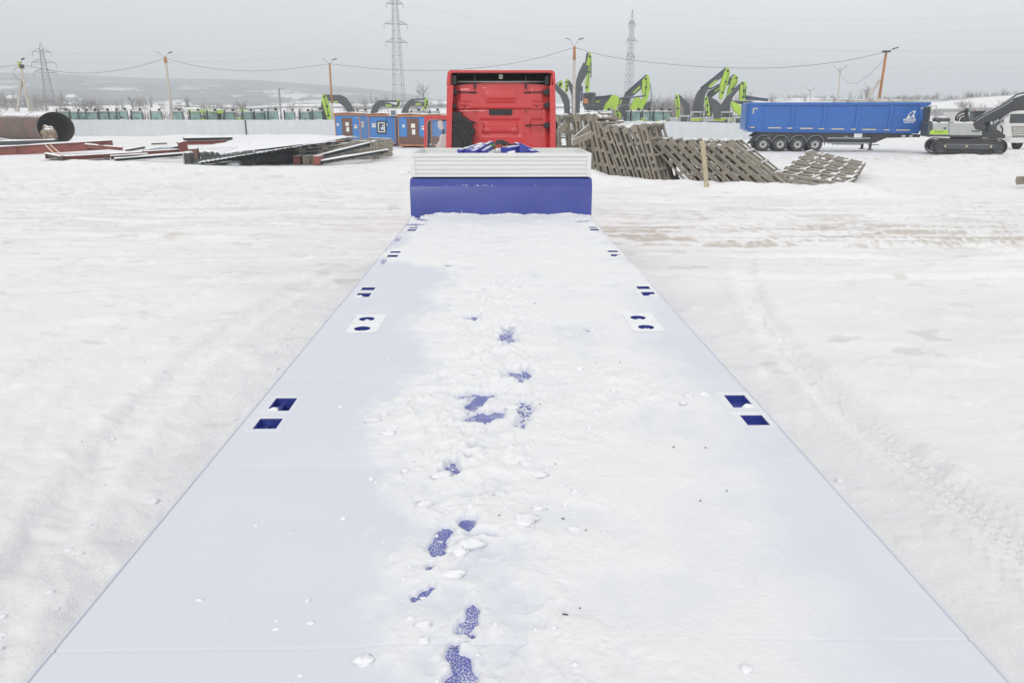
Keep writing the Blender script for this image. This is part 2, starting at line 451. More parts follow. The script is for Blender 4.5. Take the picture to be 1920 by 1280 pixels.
def ground_mat():
    m = bpy.data.materials.new('trodden_snow'); m.use_nodes = True
    t = m.node_tree; n = t.nodes.new; l = t.links.new
    b = t.nodes['Principled BSDF']; b.inputs['Roughness'].default_value = 0.75; b.inputs['Specular IOR Level'].default_value = 0.25
    co = n('ShaderNodeTexCoord')
    n1 = n('ShaderNodeTexNoise'); n1.inputs['Scale'].default_value = 0.35; n1.inputs['Detail'].default_value = 8; n1.inputs['Roughness'].default_value = 0.6
    l(co.outputs['Object'], n1.inputs['Vector'])
    x1 = n('ShaderNodeMix'); x1.data_type = 'RGBA'
    x1.inputs[6].default_value = (0.835, 0.838, 0.843, 1); x1.inputs[7].default_value = (0.90, 0.90, 0.905, 1)
    r1 = n('ShaderNodeMapRange'); r1.inputs[1].default_value = 0.35; r1.inputs[2].default_value = 0.65
    l(n1.outputs[0], r1.inputs[0]); l(r1.outputs[0], x1.inputs[0])
    ad = n('ShaderNodeAttribute'); ad.attribute_name = 'dirt'
    x2 = n('ShaderNodeMix'); x2.data_type = 'RGBA'; x2.inputs[7].default_value = (0.42, 0.34, 0.25, 1)
    l(ad.outputs['Fac'], x2.inputs[0]); l(x1.outputs[2], x2.inputs[6])
    af = n('ShaderNodeAttribute'); af.attribute_name = 'forest'
    x3 = n('ShaderNodeMix'); x3.data_type = 'RGBA'; x3.inputs[7].default_value = (0.055, 0.062, 0.066, 1)
    l(af.outputs['Fac'], x3.inputs[0]); l(x2.outputs[2], x3.inputs[6])
    l(x3.outputs[2], b.inputs['Base Color'])
    nb = n('ShaderNodeTexNoise'); nb.inputs['Scale'].default_value = 14; nb.inputs['Detail'].default_value = 8; nb.inputs['Roughness'].default_value = 0.65
    l(co.outputs['Object'], nb.inputs['Vector'])
    bp = n('ShaderNodeBump'); bp.inputs['Strength'].default_value = 0.6; bp.inputs['Distance'].default_value = 0.03
    l(nb.outputs[0], bp.inputs['Height']); l(bp.outputs[0], b.inputs['Normal'])
    return m

def make_ground():
    rr = [0.0]
    r = 0.8
    while r < 30: rr.append(r); r *= 1.0065
    while r < 3400: rr.append(r); r *= 1.017
    rr = np.array(rr)
    a = np.concatenate([np.linspace(-48, 48, 620), np.linspace(50, 310, 60)])
    a = np.radians(a)
    A, Rr = np.meshgrid(a, rr)
    x = np.sin(A) * Rr; y = np.cos(A) * Rr
    z = terrain(x, y)
    na, nr = len(a), len(rr)
    i = np.arange(na); j = np.arange(nr - 1)
    I, J = np.meshgrid(i, j); I2 = (I + 1) % na
    F = np.stack([J * na + I, J * na + I2, (J + 1) * na + I2, (J + 1) * na + I], -1).reshape(-1, 4)[:, ::-1]
    V = np.stack([x, y, z], -1).reshape(-1, 3)
    # mud churned up along the wheel tracks right of the trailer
    st = fbm(x * 0.55, y * 5.5 + x * 0.3, 71, 5, 0.6)
    fine = fbm(x * 3.0, y * 14, 74, 3)
    m1 = np.exp(-((y - 16.9 - 0.02 * x) / 1.3) ** 2) * sst(1.6, 3.5, x) * (1 - 0.6 * sst(9, 16, x))
    m2 = 0.40 * np.exp(-((y - 20) / 4.5) ** 2) * sst(1.5, 3, x)
    m3 = 0.28 * np.exp(-((y - 24) / 9) ** 2) * (x < -1.5)
    m4 = 0.35 * np.exp(-((y - 49) / 5) ** 2) * sst(12, 20, x)
    dirt = np.clip((m1 + m2 + m3 + m4) * sst(0.50, 0.70, st + 0.35 * (fine - 0.5)) * 1.0, 0, 0.6)
    dirt = dirt + 0.25 * sst(0.72, 0.80, fbm(x * 1.6, y * 3.0, 77, 4)) * (1 - sst(40, 60, y)) * sst(3, 9, y)
    dirt = np.clip(dirt, 0, .9)
    fr = fbm(x * 0.02, y * 0.006, 81, 5, 0.6)
    rad = np.hypot(x, y)
    forest = sst(520, 640, rad) * (1 - 0.9 * sst(0.605, 0.64, fr) * (1 - sst(1100, 1700, rad))) * (0.75 + 0.25 * fbm(x * .02, y * .02, 83, 2))
    forest = np.maximum(forest, 0.75 * sst(0.56, 0.64, fbm(x * 0.02, y * 0.05, 85, 4)) * sst(165, 220, rad) * (1 - sst(500, 600, rad)))
    o = np_mesh('ground', V, F, ground_mat(), {'dirt': dirt, 'forest': forest})
    o['kind'] = 'structure'; o['label'] = 'trodden snow yard rising to hazy wooded hills'
    return o
make_ground()

# ================================================================== LOW LOADER TRAILER
TX = 0.045                         # centre line of the trailer
HW = 1.275                         # half width
DZ = 1.30                          # deck level
SEAMS = [-1.6, 0.55, 1.72, 2.84, 3.93, 6.02, 7.81, 10.28, 10.60]
HOLES_Y = [(3.22, 3.34), (3.44, 3.61), (5.84, 5.97), (6.08, 6.18), (7.59, 7.70), (7.83, 7.92), (9.38, 9.51), (9.60, 9.69)]
PLATE_Y = (4.80, 5.28)
HOLES = []
for (a, b) in HOLES_Y:
    HOLES.append((TX - 1.19, TX - 1.082, a, b)); HOLES.append((TX + 1.122, TX + 1.228, a, b))
PLATES = [(TX - 1.075, TX - 0.86, *PLATE_Y), (TX + 0.86, TX + 1.075, *PLATE_Y)]
trailer = thing('low_loader_trailer', 'long blue low loader trailer with snow covered deck and white gooseneck tray', 'trailer', (TX, 0, 0))

def deck_mat():
    m = bpy.data.materials.new('frosted_blue_deck'); m.use_nodes = True
    t = m.node_tree; n = t.nodes.new; l = t.links.new
    b = t.nodes['Principled BSDF']; b.inputs['Roughness'].default_value = 0.5
    co = n('ShaderNodeTexCoord')
    n1 = n('ShaderNodeTexNoise'); n1.inputs['Scale'].default_value = 190; n1.inputs['Detail'].default_value = 3
    n2 = n('ShaderNodeTexNoise'); n2.inputs['Scale'].default_value = 9; n2.inputs['Detail'].default_value = 3
    l(co.outputs['Object'], n1.inputs['Vector']); l(co.outputs['Object'], n2.inputs['Vector'])
    ad = n('ShaderNodeMath'); ad.operation = 'MULTIPLY_ADD'; ad.inputs[1].default_value = 0.45
    l(n2.outputs[0], ad.inputs[0]); l(n1.outputs[0], ad.inputs[2])
    r = n('ShaderNodeMapRange'); r.inputs[1].default_value = 0.70; r.inputs[2].default_value = 0.88; r.inputs[4].default_value = 0.85
    l(ad.outputs[0], r.inputs[0])
    x = n('ShaderNodeMix'); x.data_type = 'RGBA'
    x.inputs[6].default_value = (0.095, 0.112, 0.40, 1); x.inputs[7].default_value = (0.80, 0.82, 0.86, 1)
    l(r.outputs[0], x.inputs[0]); l(x.outputs[2], b.inputs['Base Color'])
    return m
M_DECK = deck_mat()

def rect_with_holes(mb, x0, x1, y0, y1, holes, z):
    hs = [h for h in holes if h[2] < y1 and h[3] > y0]
    xs = sorted({x0, x1, *[v for h in hs for v in h[:2]]}); ys = sorted({y0, y1, *[min(max(v, y0), y1) for h in hs for v in h[2:]]})
    for i in range(len(xs) - 1):
        for j in range(len(ys) - 1):
            cx, cy = (xs[i] + xs[i + 1]) / 2, (ys[j] + ys[j + 1]) / 2
            if any(h[0] < cx < h[1] and h[2] < cy < h[3] for h in hs): continue
            mb.add([(xs[i], ys[j], z), (xs[i + 1], ys[j], z), (xs[i + 1], ys[j + 1], z), (xs[i], ys[j + 1], z)], [(0, 1, 2, 3)])
LH = [(a - TX, b - TX, c, d) for a, b, c, d in HOLES + PLATES]
for k in range(len(SEAMS) - 1):
    mb = MB(); rect_with_holes(mb, -1.257, 1.257, SEAMS[k] + 0.003, SEAMS[k + 1] - 0.003, LH, DZ)
    for yy in (SEAMS[k] + 0.003, SEAMS[k + 1] - 0.003):
        mb.add([(-1.257, yy, DZ), (1.257, yy, DZ), (1.257, yy, DZ - .02), (-1.257, yy, DZ - .02)], [(0, 1, 2, 3)])
    mb.build('deck_plate', M_DECK, trailer)
def pocket_mesh(wx, wy):
    d = 0.13; mb = MB(); x, y = wx / 2, wy / 2
    vs = [(-x, -y, 0), (x, -y, 0), (x, y, 0), (-x, y, 0), (-x, -y, -d), (x, -y, -d), (x, y, -d), (-x, y, -d)]
    return mb.add(vs, [(4, 5, 6, 7), (0, 4, 7, 3), (1, 2, 6, 5), (0, 1, 5, 4), (2, 3, 7, 6)]).mesh('stake_pocket', M_BLUE)
for (a, b, c, d) in HOLES:
    put(pocket_mesh(b - a, d - c), 'stake_pocket', trailer, ((a + b) / 2 - TX, (c + d) / 2, DZ))
    mb = MB(); zz = DZ + .0015                      # raised collar round the pocket
    mb.box(((a + b) / 2 - TX, c - .017, zz), (b - a + .06, .028, .005)).box(((a + b) / 2 - TX, d + .017, zz), (b - a + .06, .028, .005))
    mb.box((a - TX - .017, (c + d) / 2, zz), (.028, d - c, .005)).box((b - TX + .017, (c + d) / 2, zz), (.028, d - c, .005))
    mb.build('pocket_collar', M_BLUE, trailer)
WELLS = []
def well_plate(a, b, c, d, cxs):
    mb = MB(); n = 28
    mid = (c + d) / 2
    for (lo, hi, cx, cy) in ((c, mid, cxs[0], c + 0.11), (mid, d, cxs[1], d - 0.12)):
        r = 0.055; WELLS.append((cx, cy, r))
        vs = []; fs = []
        for k in range(n):
            t = 2 * math.pi * k / n; ct, s_ = math.cos(t), math.sin(t)
            vs.append((cx - TX + r * ct, cy + r * s_, 0))
            q = min(((b if ct > 0 else a) - cx) / ct if abs(ct) > 1e-6 else 9, ((hi if s_ > 0 else lo) - cy) / s_ if abs(s_) > 1e-6 else 9)
            vs.append((cx - TX + q * ct, cy + q * s_, 0))
        for k in range(n):
            k2 = (k + 1) % n; fs.append((2 * k, 2 * k + 1, 2 * k2 + 1, 2 * k2))
        # corner fillers
        mb.add([(x, y, z + DZ + .007) for x, y, z in vs], fs)
        for (qx, qy) in ((a, lo), (b, lo), (a, hi), (b, hi)):
            mb.add([(qx - TX, qy, DZ + .006), (cx - TX + (qx - cx) * .82, qy, DZ + .006), (qx - TX, cy + (qy - cy) * .82, DZ + .006)], [(0, 1, 2)])
    p = mb.build('lashing_plate', M_SNOWP, trailer)
    p['label'] = 'snow filled lashing plate with two round wells'
    for (cx, cy, r) in WELLS[-2:]:
        X = Matrix.Translation((cx - TX, cy, DZ))
        MB().lathe([(r, .007), (r, -.09), (.0, -.09)], 24, X).build('well_cup', M_BLUE, p)
        MB().blob((cx - TX, cy - .016, DZ - .085), (.05, .034, .09), seed=int(cx * 10 + cy * 7), amp=.15).build('well_snow', M_SNOWP, p, smooth=True)
well_plate(*PLATES[0], (TX - .975, TX - .985))
well_plate(*PLATES[1], (TX + .965, TX + .955))
for s in (-1, 1):
    MB().box((s * 1.269, 4.5, DZ - 0.075), (.012, 12.2, .15)).build('side_rail', M_BLUE, trailer)
    MB().beam((s * 1.2, -1.6, DZ - .13), (s * 1.2, 10.59, DZ - .13), .10, .20).build('side_beam', M_BLUE, trailer)
    MB().beam((s * .5, -1.6, DZ - .22), (s * .5, 13.6, DZ - .22), .16, .36).build('chassis_beam', M_BLUE, trailer)
mb = MB()
for k in range(16): mb.beam((-1.15, -1.4 + k * .78, DZ - .16), (1.15, -1.4 + k * .78, DZ - .16), .08, .14)
mb.build('cross_member', M_BLUE, trailer, kind='stuff')
tyre = MB().lathe([(.2, -.12), (.36, -.13), (.40, -.09), (.40, .09), (.36, .13), (.2, .12)], 28).mesh('tyre', M_RUBBER, True)
rimm = MB().lathe([(.0, -.03), (.06, -.05), (.07, .0), (.17, .02), (.2, .1), (.205, -.11)], 28).mesh('rim', M_RIM, True)
for yy in (-.9, .2, 1.3, 2.4):
    for s in (-1, 1):
        t_ = put(tyre, 'wheel', trailer, (s * 1.02, yy, .40), (0, math.pi / 2, 0))
        put(rimm, 'rim', t_, (0, 0, 0), (0, 0, 0))
    MB().tube([(-.9, yy, .4), (.9, yy, .4)], .06).build('axle', M_DARK, trailer)
# gooseneck: blue swan neck with a folded top, white drop sides above it
prof = [(10.602, 1.10), (10.602, 1.735), (10.606, 1.742), (10.668, 1.826), (10.684, 1.840), (10.72, 1.846), (13.7, 1.856), (13.7, 1.55), (11.4, 1.5), (10.9, 1.10)]
mb = MB().prism(prof, lambda u, v, t: (t, u, v), -HW, HW)
mb.build('gooseneck_panel', M_BLUE, trailer, bevel=.012, seg=3, fix=True)
mb = MB(); rnd = random.Random(31)
for k in range(30):                                # rime caught along the fold of the swan neck
    p = P(rnd.gauss(893, 22) if k < 26 else rnd.uniform(775, 1105), 348.5, 10.612)
    mb.blob((p.x - TX, 10.614, 1.752 + rnd.uniform(-.004, .006)), (rnd.uniform(.004, .011), .004, rnd.uniform(.0015, .004)), seed=k, nu=7, nv=5, amp=.4)
mb.build('snow_rime', M_SNOWP, trailer, kind='stuff')
MB().box((-.56, 10.6005, 1.36), (.006, .003, .10)).build('scratch', M_WHITE, trailer)
def sideboard(name, p, q, z0, z1, out_n, th=.03):
    "drop side with a frame and four ribbed planks; out_n points outwards"
    p = Vector((*p, 0)); q = Vector((*q, 0)); d = (q - p).normalized(); nn = Vector((*out_n, 0))
    fr = .062; ln = (q - p).length
    def fn(u, v, t): return tuple(p + d * u + nn * t + Vector((0, 0, v)))
    root = MB().prism([(0, z0), (ln, z0), (ln, z0 + fr * .55), (0, z0 + fr * .55)], fn, -th, 0).build(name, M_WHITE, trailer, bevel=.004, fix=True)
    for poly in ([(0, z1 - fr * .8), (ln, z1 - fr * .8), (ln, z1), (0, z1)], [(0, z0 + fr * .55), (fr, z0 + fr * .55), (fr, z1 - fr * .8), (0, z1 - fr * .8)],
                 [(ln - fr, z0 + fr * .55), (ln, z0 + fr * .55), (ln, z1 - fr * .8), (ln - fr, z1 - fr * .8)]):
        MB().prism(poly, fn, -th, 0).build('frame', M_WHITE, root, bevel=.004, fix=True)
    a, b = z0 + fr * .55, z1 - fr * .8; h = (b - a) / 4
    for k in range(4):
        lo = a + k * h + (.010 if k else .012); hi = a + (k + 1) * h - (.010 if k < 3 else .012)
        MB().prism([(fr, lo), (ln - fr, lo), (ln - fr, hi), (fr, hi)], fn, -th * .85, -.004).build('plank', M_WHITE, root, bevel=.006, fix=True)
    MB().prism([(fr, a), (ln - fr, a), (ln - fr, b), (fr, b)], fn, -th * .9, -th * .62).build('backing_sheet', M_WHITE, root, fix=True)
    return root
ZB0, ZB1 = 1.864, 2.188
sideboard('sideboard', (-1.262, 10.69), (1.262, 10.69), ZB0, ZB1, (0, -1))
sideboard('sideboard', (-1.262, 12.40), (1.262, 12.40), ZB0, ZB1, (0, 1))
sideboard('sideboard', (-1.262, 10.722), (-1.262, 12.368), ZB0, ZB1, (-1, 0))
sideboard('sideboard', (1.262, 10.722), (1.262, 12.368), ZB0, ZB1, (1, 0))
MB().box((0, 11.545, 1.876), (2.45, 1.64, .03)).build('tray_floor', M_WHITE, trailer)
for s in (-1, 1):
    MB().box((s * 1.02, 13.0, .95), (.12, .14, 1.0)).box((s * 1.02, 13.0, .44), (.3, .3, .03)).build('landing_leg', M_DARK, trailer)

# ------------------------------------------------------------------ snow lying on the deck
def deck_snow_mat():
    m = bpy.data.materials.new('deck_snow'); m.use_nodes = True
    t = m.node_tree; n = t.nodes.new; l = t.links.new
    b = t.nodes['Principled BSDF']; b.inputs['Roughness'].default_value = 0.7; b.inputs['Specular IOR Level'].default_value = 0.25
    co = n('ShaderNodeTexCoord')
    at = n('ShaderNodeAttribute'); at.attribute_name = 'depth'
    x = n('ShaderNodeMix'); x.data_type = 'RGBA'
    x.inputs[6].default_value = (0.71, 0.733, 0.795, 1); x.inputs[7].default_value = (0.865, 0.872, 0.882, 1)
    n2 = n('ShaderNodeTexNoise'); n2.inputs['Scale'].default_value = 2.5; n2.inputs['Detail'].default_value = 6
    l(co.outputs['Object'], n2.inputs['Vector'])
    r2 = n('ShaderNodeMapRange'); r2.inputs[1].default_value = .3; r2.inputs[2].default_value = .7; r2.inputs[3].default_value = -.14; r2.inputs[4].default_value = .16
    l(n2.outputs[0], r2.inputs[0])
    aa = n('ShaderNodeMath'); aa.operation = 'ADD'; aa.use_clamp = True
    l(at.outputs['Fac'], aa.inputs[0]); l(r2.outputs[0], aa.inputs[1])
    l(aa.outputs[0], x.inputs[0])
    l(x.outputs[2], b.inputs['Base Color'])
    nb = n('ShaderNodeTexNoise'); nb.inputs['Scale'].default_value = 45; nb.inputs['Detail'].default_value = 8; nb.inputs['Roughness'].default_value = .65
    l(co.outputs['Object'], nb.inputs['Vector'])
    bp = n('ShaderNodeBump'); bp.inputs['Distance'].default_value = 0.006
    ms = n('ShaderNodeMath'); ms.operation = 'MAXIMUM'; ms.inputs[1].default_value = 0.22; l(aa.outputs[0], ms.inputs[0]); l(ms.outputs[0], bp.inputs['Strength'])
    l(nb.outputs[0], bp.inputs['Height']); l(bp.outputs[0], b.inputs['Normal'])
    return m
BARE = [  # photo position, half axes, turn (degrees), strength of the scuff
    (953, 636, 17, 12, 20, .8), (948, 622, 10, 4, 0, .5), (973, 710, 24, 11, -5, .62), (897, 757, 26, 9, -25, .9), (880, 745, 18, 6, -10, .45), (908, 787, 36, 11, -12, .95),
    (985, 775, 12, 22, -20, .42), (975, 800, 12, 10, 0, .4), (899, 848, 15, 6, -5, .9), (878, 866, 8, 4, 0, .6), (848, 886, 17, 15, 30, .92), (876, 987, 16, 13, 0, .95), (905, 1006, 26, 5, 5, .42),
    (838, 1000, 16, 10, 0, .6), (820, 1022, 17, 30, 12, .66), (806, 1068, 8, 8, 0, .7), (776, 1124, 9, 9, 0, 1.05), (793, 1118, 20, 9, -25, .95), (810, 1106, 8, 7, -30, .8),
    (888, 1160, 14, 30, 3, .9), (872, 1180, 24, 18, -30, .55), (884, 1196, 10, 10, 0, .6), (850, 1218, 13, 12, 0, 1.1), (868, 1210, 14, 4, -5, .8), (862, 1243, 26, 22, 35, 1.15), (872, 1275, 32, 24, 0, 1.15), (850, 1290, 20, 20, 0, 1),
    (888, 600, 20, 6, 0, .5), (690, 1237, 8, 6, 0, .62), (845, 500, 12, 3, 0, .3), (780, 422, 22, 3, 0, .45), (745, 450, 10, 4, -30, .4), (720, 490, 8, 5, -40, .4), (1105, 620, 10, 3, 0, .3), (790, 413, 18, 4, 10, .5), (1090, 416, 18, 3, 0, .4)]
def make_deck_snow():
    xs = np.unique(np.concatenate([np.linspace(TX - 1.272, TX + 1.272, 430), np.array([TX + s * 1.2585 + e for s in (-1, 1) for e in (-.0045, -.0018, .0018, .0045)]), np.array([v for h in HOLES + PLATES for v in h[:2]])]))
    yy = [-1.55]
    while yy[-1] < 1.3: yy.append(yy[-1] + .06)
    while yy[-1] < 10.585: yy.append(yy[-1] + max(.0042, .0042 * yy[-1] / 1.6))
    yy[-1] = 10.592
    sx = [s + e for s in SEAMS[1:-1] for e in (-.008, -.003, .003, .008)]
    ys = np.unique(np.concatenate([np.array(yy), np.array([v for h in HOLES + PLATES for v in h[2:]]), np.array(sx)]))
    x, y = np.meshgrid(xs, ys)
    def edge(pts):
        g = [G(px, py, DZ) for px, py in pts]; g.sort(key=lambda v: v.y)
        return np.interp(y, [v.y for v in g], [v.x for v in g])
    xl = edge([(900, 1280), (850, 1150), (800, 1000), (720, 870), (675, 780), (745, 715), (800, 640), (850, 540), (830, 508), (738, 482), (750, 445), (765, 420)])
    xr = edge([(1640, 1280), (1500, 1100), (1420, 1000), (1330, 880), (1310, 800), (1352, 762), (1285, 700), (1235, 640), (1228, 580), (1215, 520), (1180, 480), (1120, 425)])
    wob = (fbm(x * 1.7, y * 1.2, 101, 4) - .5) * .7 + (fbm(x * 8, y * 6, 103, 3) - .5) * .2
    soft = np.where(y < 4.5, .36, .26)
    thick = sst(-soft, soft, x - xl + wob) * sst(-soft * 1.4, soft * 1.4, xr - x + wob * .8)
    # smooth wind scoured patches inside the thick snow
    for (px, py, rx, ry) in ((1180, 1120, 170, 60), (1060, 970, 90, 30), (1090, 640, 110, 28), (940, 905, 50, 14), (1230, 790, 60, 30), (960, 1180, 40, 70)):
        c = G(px, py, DZ); ax = (G(px + rx, py, DZ) - c).length; ay = abs(G(px, py - ry, DZ).y - c.y)
        q = np.hypot((x - c.x) / ax, (y - c.y) / ay) + wob * .8
        thick = thick * (1 - .5 * (1 - sst(.3, 1.4, q + wob)))
    T = .0045 + .0008 * fbm(x * 3, y * 3, 104, 2)
    body = .004 + .016 * fbm(x * 1.3, y * 1.1, 105, 4) * (1 + 0 * x)
    crust = sst(.40, .62, fbm(x * 4.2, y * 3.4, 107, 4, .55)) * .010 + (fbm(x * 11, y * 9, 109, 4) - .5) * .008 + np.maximum(0, fbm(x * 22, y * 18, 111, 3) - .6) * .03
    # trampled strip along the footprints
    path = np.interp(y, [0, 1.7, 2.3, 3.0, 3.6, 4.6, 5.5, 7, 10.6], [-.12, -.13, -.28, -.15, -.06, .03, -.1, .05, .05])
    tramp = np.exp(-((x - path) / .42) ** 2) * (y < 6.2) + .7 * np.exp(-((x - path - .75) / .3) ** 2) * np.exp(-((y - 3.6) / .5) ** 2) + .8 * np.exp(-((x - path + .45) / .28) ** 2) * np.exp(-((y - 3.3) / .45) ** 2) + .35 * (y > 6)
    ridge = 1 - np.abs(2 * fbm(x * 5.5, y * 4.2, 113, 3) - 1)
    t1 = sst(.49, .515, fbm(x * 4.5, y * 3.8, 131, 4, .55)) * .009 + sst(.53, .55, fbm(x * 9, y * 8, 133, 4, .55)) * .007   # broken crust with crisp lips
    lump = np.clip(tramp, 0, 1) * t1 + .6 * tramp * ((ridge - .74) * .05 + (fbm(x * 16, y * 14, 115, 4) - .5) * .024)
    T = T + thick * np.maximum(.002, body + crust * (.35 + .65 * np.clip(tramp, 0, 1)) + lump)
    T = T + .055 * np.exp(-(10.6 - y) / .10) * (.3 + 1.1 * fbm(x * 5, y * 0 + 3, 117, 4)) * (y > 9)
    for s in SEAMS[1:-1]: T = T - .0032 * (np.abs(y - s) < .0045) * (1 - .8 * thick)
    for h in HOLES:                                # snow dropped a little round the pocket collars
        ins = (x > h[0] - .034) & (x < h[1] + .034) & (y > h[2] - .034) & (y < h[3] + .034)
        T = T + .004 * ins
    hi = fbm(x * 95, y * 70, 121, 2); mid = fbm(x * 20, y * 16, 123, 3)
    for (px, py, a, b, rot, st) in BARE:
        if 600 < py < 1020: a, b, st = a * 1.25, b * 1.35, st * .82
        c = G(px, py, DZ); cr, sr = math.cos(R_(rot)), math.sin(R_(rot))
        ua = G(px + a * cr, py + a * sr, DZ) - c; ub = G(px - b * sr, py + b * cr, DZ) - c
        det = ua.x * ub.y - ua.y * ub.x
        dx, dy = x - c.x, y - c.y
        u = (dx * ub.y - dy * ub.x) / det; v = (ua.x * dy - ua.y * dx) / det
        q = np.hypot(u, v) + (mid - .5) * 1.1
        k = 1 - sst(.65, 1.2, q)
        bare = -.011 + (.48 - st * .5 + .34 * (hi - .5) * 2) * .03
        T = T * (1 - k) + np.minimum(T, bare) * k
        T = T + .005 * np.exp(-((q - 1.45) / .2) ** 2) * min(1, st) * thick
    depth = sst(.0055, .021, T)
    T = np.where(np.abs(np.abs(x - TX) - 1.2585) < .002, -.008, T)
    rim = np.minimum(x - xs[0], xs[-1] - x)
    T = np.where(rim < 1e-4, np.minimum(T, .002), T)
    for h in HOLES + PLATES:
        dd = np.hypot(np.maximum(np.maximum(h[0] - x, x - h[1]), 0), np.maximum(np.maximum(h[2] - y, y - h[3]), 0))
        T = np.minimum(T, .005 + .16 * dd)
        onb = (x > h[0] - 1e-6) & (x < h[1] + 1e-6) & (y > h[2] - 1e-6) & (y < h[3] + 1e-6)
        T = np.where(onb, np.minimum(T, .006), T)
    nx, ny = len(xs), len(ys)
    I, J = np.meshgrid(np.arange(nx - 1), np.arange(ny - 1))
    F = np.stack([J * nx + I, J * nx + I + 1, (J + 1) * nx + I + 1, (J + 1) * nx + I], -1).reshape(-1, 4)
    cx = ((xs[:-1] + xs[1:]) / 2)[None, :].repeat(ny - 1, 0); cy = ((ys[:-1] + ys[1:]) / 2)[:, None].repeat(nx - 1, 1)
    keep = np.ones(cx.shape, bool)
    for h in HOLES + PLATES: keep &= ~((cx > h[0]) & (cx < h[1]) & (cy > h[2]) & (cy < h[3]))
    tm = np.maximum(np.maximum(T[:-1, :-1], T[1:, :-1]), np.maximum(T[:-1, 1:], T[1:, 1:]))
    keep &= tm > -.004
    F = F[keep.ravel()]
    V = np.stack([x, y, DZ + .001 + T], -1).reshape(-1, 3)
    o = np_mesh('deck_snow', V, F, deck_snow_mat(), {'depth': depth.ravel()})
    tag(o, 'trampled snow and frost spread over the blue trailer deck', 'snow', kind='stuff')
    return x, y, T, xs, ys
_sx, _sy, _sT, _xs, _ys = make_deck_snow()
def snow_h(x, y):
    i = min(np.searchsorted(_xs, x), len(_xs) - 1); j = min(np.searchsorted(_ys, y), len(_ys) - 1)
    return DZ + max(0.0, float(_sT[j, i]))
mb = MB(); rnd = random.Random(5)
BIG = [(682, 1244, .026), (793, 1182, .022), (795, 1212, .02), (798, 952, .03), (830, 903, .04), (880, 1030, .05), (860, 1040, .035), (985, 985, .05), (1010, 960, .03), (900, 815, .025), (700, 795, .03), (735, 815, .03), (720, 785, .022),
       (960, 775, .03), (1110, 620, .03), (1120, 610, .02), (905, 690, .02), (1290, 750, .03), (1320, 745, .03), (1280, 765, .025), (1010, 900, .03), (985, 880, .028), (940, 935, .03), (850, 1085, .03), (1075, 1000, .02), (960, 620, .02), (760, 890, .02), (728, 820, .03), (1150, 740, .02), (770, 1168, .012), (845, 960, .02)]
for k, (px, py, r) in enumerate(BIG):
    r *= .82
    g = G(px, py, DZ); h = snow_h(g.x, g.y)
    mb.blob((g.x, g.y, h + r * .15), (r * rnd.uniform(1.0, 1.5), r * rnd.uniform(.7, 1.1), r * rnd.uniform(.32, .5)), seed=k + 3, nu=14, nv=9, amp=.6)
for k in range(230):
    y = 1.5 + 5.2 * rnd.random() ** 1.3 + (3.6 * rnd.random() if rnd.random() < .2 else 0)
    x = np.interp(y, [0, 1.7, 2.3, 3.0, 3.6, 4.6, 5.5, 7, 10.6], [-.1, -.12, -.2, 0, .1, .1, .1, .05, .05]) + rnd.gauss(0, .38)
    if abs(x - TX) > 1.0: continue
    r = rnd.uniform(.002, .007) * (1 + .15 * y) if rnd.random() < .92 else rnd.uniform(.010, .018)
    mb.blob((x, y, snow_h(x, y) + r * .2), (r * rnd.uniform(.9, 1.6), r * rnd.uniform(.7, 1.2), r * .6), seed=k * 1.3, nu=8, nv=5, amp=.5)
for (a, b, c, d) in [HOLES[2], HOLES[3], HOLES[4], HOLES[5], HOLES[9]]:     # snow that fell into the pockets
    sg = 1 if a > TX else -1
    mb.blob(((a + b) / 2 + sg * .03, c + .012, DZ - .012), (.04, .022, .03), seed=a * 9 + c, nu=12, nv=8, amp=.4)
    mb.blob(((a + b) / 2 - sg * .02, c + .045, DZ - .03), (.05, .010, .012), seed=a * 5 + c, nu=12, nv=8, amp=.3)
o = mb.build('snow_clods', M_SNOWP, smooth=True)
tag(o, 'loose snow clods kicked up along the footprints on the deck', 'snow clods', kind='stuff')
mb = MB()
for k in range(240):                               # crumbs pushed up along the ruts beside the trailer
    sgn = -1 if rnd.random() < .72 else 1
    y = rnd.uniform(2.8, 9.5); x = sgn * (1.5 + abs(rnd.gauss(0, 1.1))); r = rnd.uniform(.006, .02) * (1 if rnd.random() < .93 else 1.8)
    mb.blob((x, y, float(terrain(np.array([x]), np.array([y]))[0]) + r * .1), (r * rnd.uniform(.9, 1.8), r * rnd.uniform(.8, 1.4), r * .5), seed=k * .7, nu=8, nv=5, amp=.5)
tag(mb.build('snow_crumbs', M_SNOWP, smooth=True), 'crumbs of packed snow scattered on the yard beside the trailer', 'snow crumbs', kind='stuff')
mb = MB()
for k in range(15):                                # grit and bits of bark on the snow
    px, py = rnd.choice([(1090, 995), (1300, 835), (1045, 930), (1015, 875), (800, 745), (1120, 695), (980, 560), (1000, 770), (1080, 1160), (880, 740), (1140, 705), (985, 960), (1350, 930)])
    g = G(px + rnd.uniform(-60, 60), py + rnd.uniform(-20, 20), DZ); h = snow_h(g.x, g.y)
    s_ = rnd.uniform(.004, .014)
    mb.beam((g.x, g.y, h + .003), (g.x + rnd.uniform(-1, 1) * s_ * 1.5, g.y + s_ * rnd.uniform(-.4, .4), h + .006), s_ * .3, .003)
o = mb.build('grit', M_DARK); tag(o, 'dark crumbs of grit scattered over the deck snow', 'grit', kind='stuff')

